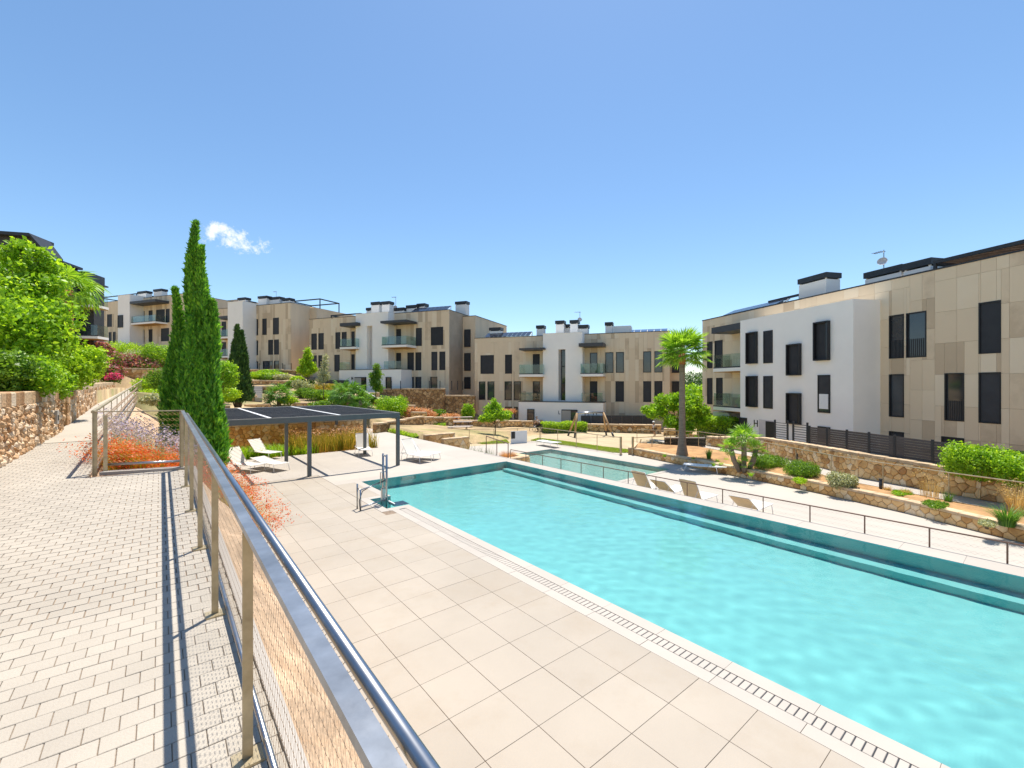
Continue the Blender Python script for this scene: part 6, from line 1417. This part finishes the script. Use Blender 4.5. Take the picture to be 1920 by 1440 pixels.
for dx, dy, hh, n in ((0, 0, 1.42, 20), (-.48, .38, .98, 13), (.42, -.36, .92, 13), (-.22, -.1, .25, 6), (.15, .3, .25, 6)):
    b_ = p+Vector((dx*.35, dy*.35, -.1)); q_ = p+Vector((dx, dy, hh)); mb = MB(); mb.tube([b_, (b_+q_)/2+Vector((dx*.1, dy*.1, 0)), q_], [.10, .115, .10], 9); mb.build('stem', m_palmbark, t, smooth=True); crown(t, q_, me_c, n, R(-25), R(75), (.92 if hh > 1.2 else .68) if hh > .5 else .5)
me_d = fan_mesh('frond', m_palmD, .6, .7, 18, .3)
for px, py, z, hh, n, sc_, lab in ((523, 765, 38, 1.1, 26, 1.15, 'bushy fan palm with dark trunk just behind the pergola roof'), (505, 764, 37.5, .6, 10, .7, 'small leaning palm left of the bushy fan palm'), (655, 757, 38, .7, 24, 1.35, 'wide fan palm clump left of the round bush'), (675, 760, 37.5, .4, 16, 1.2, 'low fan palm clump right beside the wide one'), (640, 752, 41, .8, 16, 1.2, 'rear fan palm clump on the slope'), (415, 745, 33, .6, 12, .9, 'small palm left of the small cypress')):
    p = at(px, py, z); t = thing('garden_palm', lab, 'palm', p); mb = MB(); mb.tube([p-Vector((0, 0, .6)), p+Vector((0, 0, hh))], .17*sc_, 9, r2=.14*sc_); mb.build('trunk', m_palmbark, t, smooth=True); crown(t, p+Vector((0, 0, hh)), me_d, n, R(-35), R(75), sc_)
me_f = fan_mesh('frond', m_palm, 1.0, 1.1, 18, .55)
p = at(128, 660, 30); t = thing('garden_palm', 'drooping fan palm with reddish trunk behind the leafy tree', 'palm', p); q_ = at(124, 545, 30); mb = MB(); mb.tube([p-Vector((0, 0, 1)), q_], .32, 10, r2=.36); mb.build('trunk', m_palmskirt, t, smooth=True); crown(t, q_, me_f, 26, R(-45), R(65), 1.05)
# ---- shrubs of the right-hand bed and bank
RB_ = [(1440, 876, -.28, 1.3, .85, .60, 11000, .06, m_leafB, 'dark green mounded shrub left of the pair in the soil bed'), (1505, 893, -.28, 1.0, .8, .70, 11000, .055, m_leafB, 'dark green rounded shrub right of the pair in the soil bed'), (1580, 914, -.28, .62, .55, .62, 6000, .07, m_grey, 'grey green feathery bush in the soil bed'),
       (1500, 905, -.30, .35, .25, .22, 1500, .06, m_leafY, 'yellow green plants along the planter wall')]
for px, py, lv, rx, ry, h, n, s_, m, lab in RB_:
    p = G(px, py, lv); bush('shrub', lab, p, rx, ry, h, n, s_, m, lumps=8)
for px, py, rx, h, n, m, lab in ((1690, 928, .6, .14, 2500, m_leafA, 'green ground cover behind the planter wall'), (1755, 950, .6, .16, 2500, m_leafB, 'small flowering ground cover at the planter wall'), (1850, 985, .4, .14, 1400, m_grey, 'blue green low plant near the right edge')):
    p = G(px, py, -.24); bush('ground_cover', lab, p, rx, rx*.55, h, n, .05, m, lumps=6)
def tuft(label, px, py, lv, h, n, m, w=.012, spread=.12, bend=.5, name='grass_tuft', seeds=None):
    p = G(px, py, lv); t = thing(name, label, 'grass', p); a = RNG.uniform(0, 6.283, n); r_ = spread*np.sqrt(RNG.random(n)); roots = np.stack([p.x+np.cos(a)*r_, p.y+np.sin(a)*r_, np.full(n, p.z-.02)], 1)
    o, tips = blades('blades', roots, h, w, m, t, bend, 4, a); tips = tips
    if seeds: tag(leaves('seed_heads', np.repeat(tips[::6].mean(1) if tips.ndim == 3 else tips[::6], 8, 0)+RNG.normal(0, .035, (len(tips[::6])*8, 3)), np.tile([0, 0, 1.], (len(tips[::6])*8, 1)), .06, seeds, t, .3), kind='stuff')
    return t
tuft('green strap leaved clump at the right edge of the bed', 1888, 985, -.24, .62, 420, m_palmD, .022, .16, .7)
tuft('straw plumed grass beside the strap leaved clump', 1905, 965, -.24, 1.0, 260, m_straw, .012, .2, .35, seeds=m_straw)
tuft('small dry tuft left of the bollard pair', 1664, 922, -.26, .28, 240, m_straw, .01, .08, .6)
tuft('small dry tuft right of the bollard pair', 1698, 930, -.26, .34, 300, m_straw, .01, .10, .6)
tuft('upright green tuft beside the fan palm trunk', 1329, 862, -.27, .62, 260, m_palmD, .016, .1, .25)
tuft('tall thin grasses before the retaining wall', 1745, 932, -.24, .95, 160, m_straw, .008, .35, .35, seeds=m_straw)
tuft('second thin grasses before the retaining wall', 1778, 944, -.24, .45, 160, m_palmD, .012, .1, .35)
for i, (px, py) in enumerate(((1345, 866), (1352, 872), (1362, 864), (1376, 868), (1300, 862), (1246, 856), (1338, 873), (1408, 892))):
    tuft('small green seedling dotted over the soil bed', px, py, -.26, .2, 90, m_leafA, .018, .08, .6, 'seedling')['group'] = 'seedlings in the soil bed'
# bushy climber at the right edge on the wall
for k, (px, py, z, rx, h, n, lab) in enumerate(((1838, 868, 14.9, 1.05, 1.35, 14000, 'bright leafy shrub spilling over the slat fence at the right'), (1912, 883, 13.9, .75, 1.15, 6000, 'leafy shrub against the right edge of the picture'))):
    p = at(px, py, z); bush('shrub', lab, (p.x, p.y, .45), rx, rx, h, n, .085, m_leafA, lumps=9)
# ---- reeds under the golden wall
roots = np.stack([RNG.uniform(5.3, 10.0, 2600), RNG.uniform(25.0, 27.6, 2600), np.full(2600, -.05)], 1); roots[:, 1] += 0
t = thing('reed_bed', 'golden ornamental reeds along the wall under the pergola', 'reeds', (7.5, 26, 0)); blades('blades', roots, 1.05, .035, m_reed, t, .35, 3)
P_ = np.stack([RNG.uniform(5.3, 10, 900), RNG.uniform(25.2, 27.6, 900), RNG.uniform(.75, 1.15, 900)], 1); leaves('seed_heads', P_, np.tile([0, 0, 1.], (900, 1)), .12, m_rust, t, .3)
roots = np.stack([RNG.uniform(3.0, 6.6, 1800), RNG.uniform(24.9, 27.0, 1800), np.full(1800, -.05)], 1); t = thing('reed_bed', 'green leafy reeds left along the wall under the pergola', 'reeds', (4.5, 26, 0)); blades('blades', roots, .6, .045, m_leafA, t, .6, 3)
sheet('reed_soil', [(1.9, 24.7), (9.9, 24.7), (9.9, 28), (1.9, 28)], -.06, m_soil)
# ---- red flowering plants in the planted bed
def bedz_(x, y): xa = xr(y+.1); tt = (x-xa)/(1.86-xa); return walk(y)-.06+(-.10-walk(y)+.06)*(max(0, tt)**1.15)
def firecracker(label, cx, cy, rx, ry, n, h, fl, spill=0, bend=.75):
    t = thing('firecracker_plant', label, 'plant', (cx, cy, bedz_(cx, cy))); a = RNG.uniform(0, 6.283, n); r_ = np.sqrt(RNG.random(n)); x = cx+np.cos(a)*r_*rx; y = cy+np.sin(a)*r_*ry
    z = np.array([bedz_(q_, w_) for q_, w_ in zip(x, y)])-.02; aa = a if not spill else RNG.normal(spill, .7, n)
    o, tips = blades('stems', np.stack([x, y, z], 1), h, .015, m_redstem, t, bend, 4, aa)
    tp = tips[np.arange(n) % 3 == 0]; k = len(tp); c = np.repeat(tp, fl, 0)+RNG.normal(0, .045, (k*fl, 3))-np.array([0, 0, .02]); leaves('flowers', c, np.tile([0, 0, 1.], (len(c), 1)), .045, m_red, t, .4); return t
firecracker('orange red firecracker plant right behind the cross panel', -.02, 9.92, .46, .36, 3400, .80, 6, 0, .28)
firecracker('second firecracker plant behind the cross panel, farther back', -.05, 11.0, .5, .6, 2200, .85, 6)
firecracker('red firecracker plant leaning over the walkway past the panel', -.66, 10.8, .15, .7, 120, .6, 5, math.pi)
firecracker('red firecracker plant spilling from the bank beside the loungers', 1.05, 13.2, .45, 1.2, 2400, .9, 7, 0.0)
firecracker('red firecracker plant hanging over the deck beside the railing', 1.15, 10.6, .35, 1.1, 1700, .9, 7, 0.0)
firecracker('firecracker plant below the tall cypress', .9, 15.6, .5, 1.0, 1000, .8, 6, 0.3)
p = (-.2, 13.0); t = thing('lavender', 'pale lavender clump behind the red plants', 'plant', (*p, bedz_(*p))); a = RNG.uniform(0, 6.283, 900); r_ = np.sqrt(RNG.random(900)); x = p[0]+np.cos(a)*r_*.55; y = p[1]+np.sin(a)*r_*.9
o, tips = blades('stems', np.stack([x, y, np.array([bedz_(q_, w_) for q_, w_ in zip(x, y)])-.02], 1), .9, .008, m_grey, t, .35, 3, a); leaves('flowers', np.repeat(tips, 5, 0)+RNG.normal(0, .05, (len(tips)*5, 3)), np.tile([0, 0, 1.], (len(tips)*5, 1)), .05, m_lav, t, .5)
# rusty plant in the small planter, dark sprigs along the deck edge
p = Vector((14.1, 17.9, -.15)); t = thing('rust_plant', 'rusty red grass in the small planter by the pool corner', 'plant', p); n = 700; a = RNG.uniform(0, 6.283, n); r_ = np.sqrt(RNG.random(n))*.45; blades('blades', np.stack([p.x+np.cos(a)*r_, p.y+np.sin(a)*r_*.9, np.full(n, p.z)], 1), .38, .012, m_rust, t, .5, 3, a)
for i, (px, py) in enumerate(((872, 846), (885, 845), (900, 848), (912, 852), (919, 852))):
    z = 13.75/(.627+(px-960)/F*.779); yv = z*(.779-.627*(px-960)/F); t = thing('sprig', 'thin dark twiggy plant along the deck edge', 'plant', (13.85, yv, LOW), 0, 'twiggy plants at the deck edge')
    n = 60; a = RNG.uniform(0, 6.283, n); blades('twigs', np.stack([np.full(n, 13.85)+RNG.normal(0, .12, n), np.full(n, yv)+RNG.normal(0, .15, n), np.full(n, LOW)], 1), .95, .02, m_cypD, t, .4, 3, a)
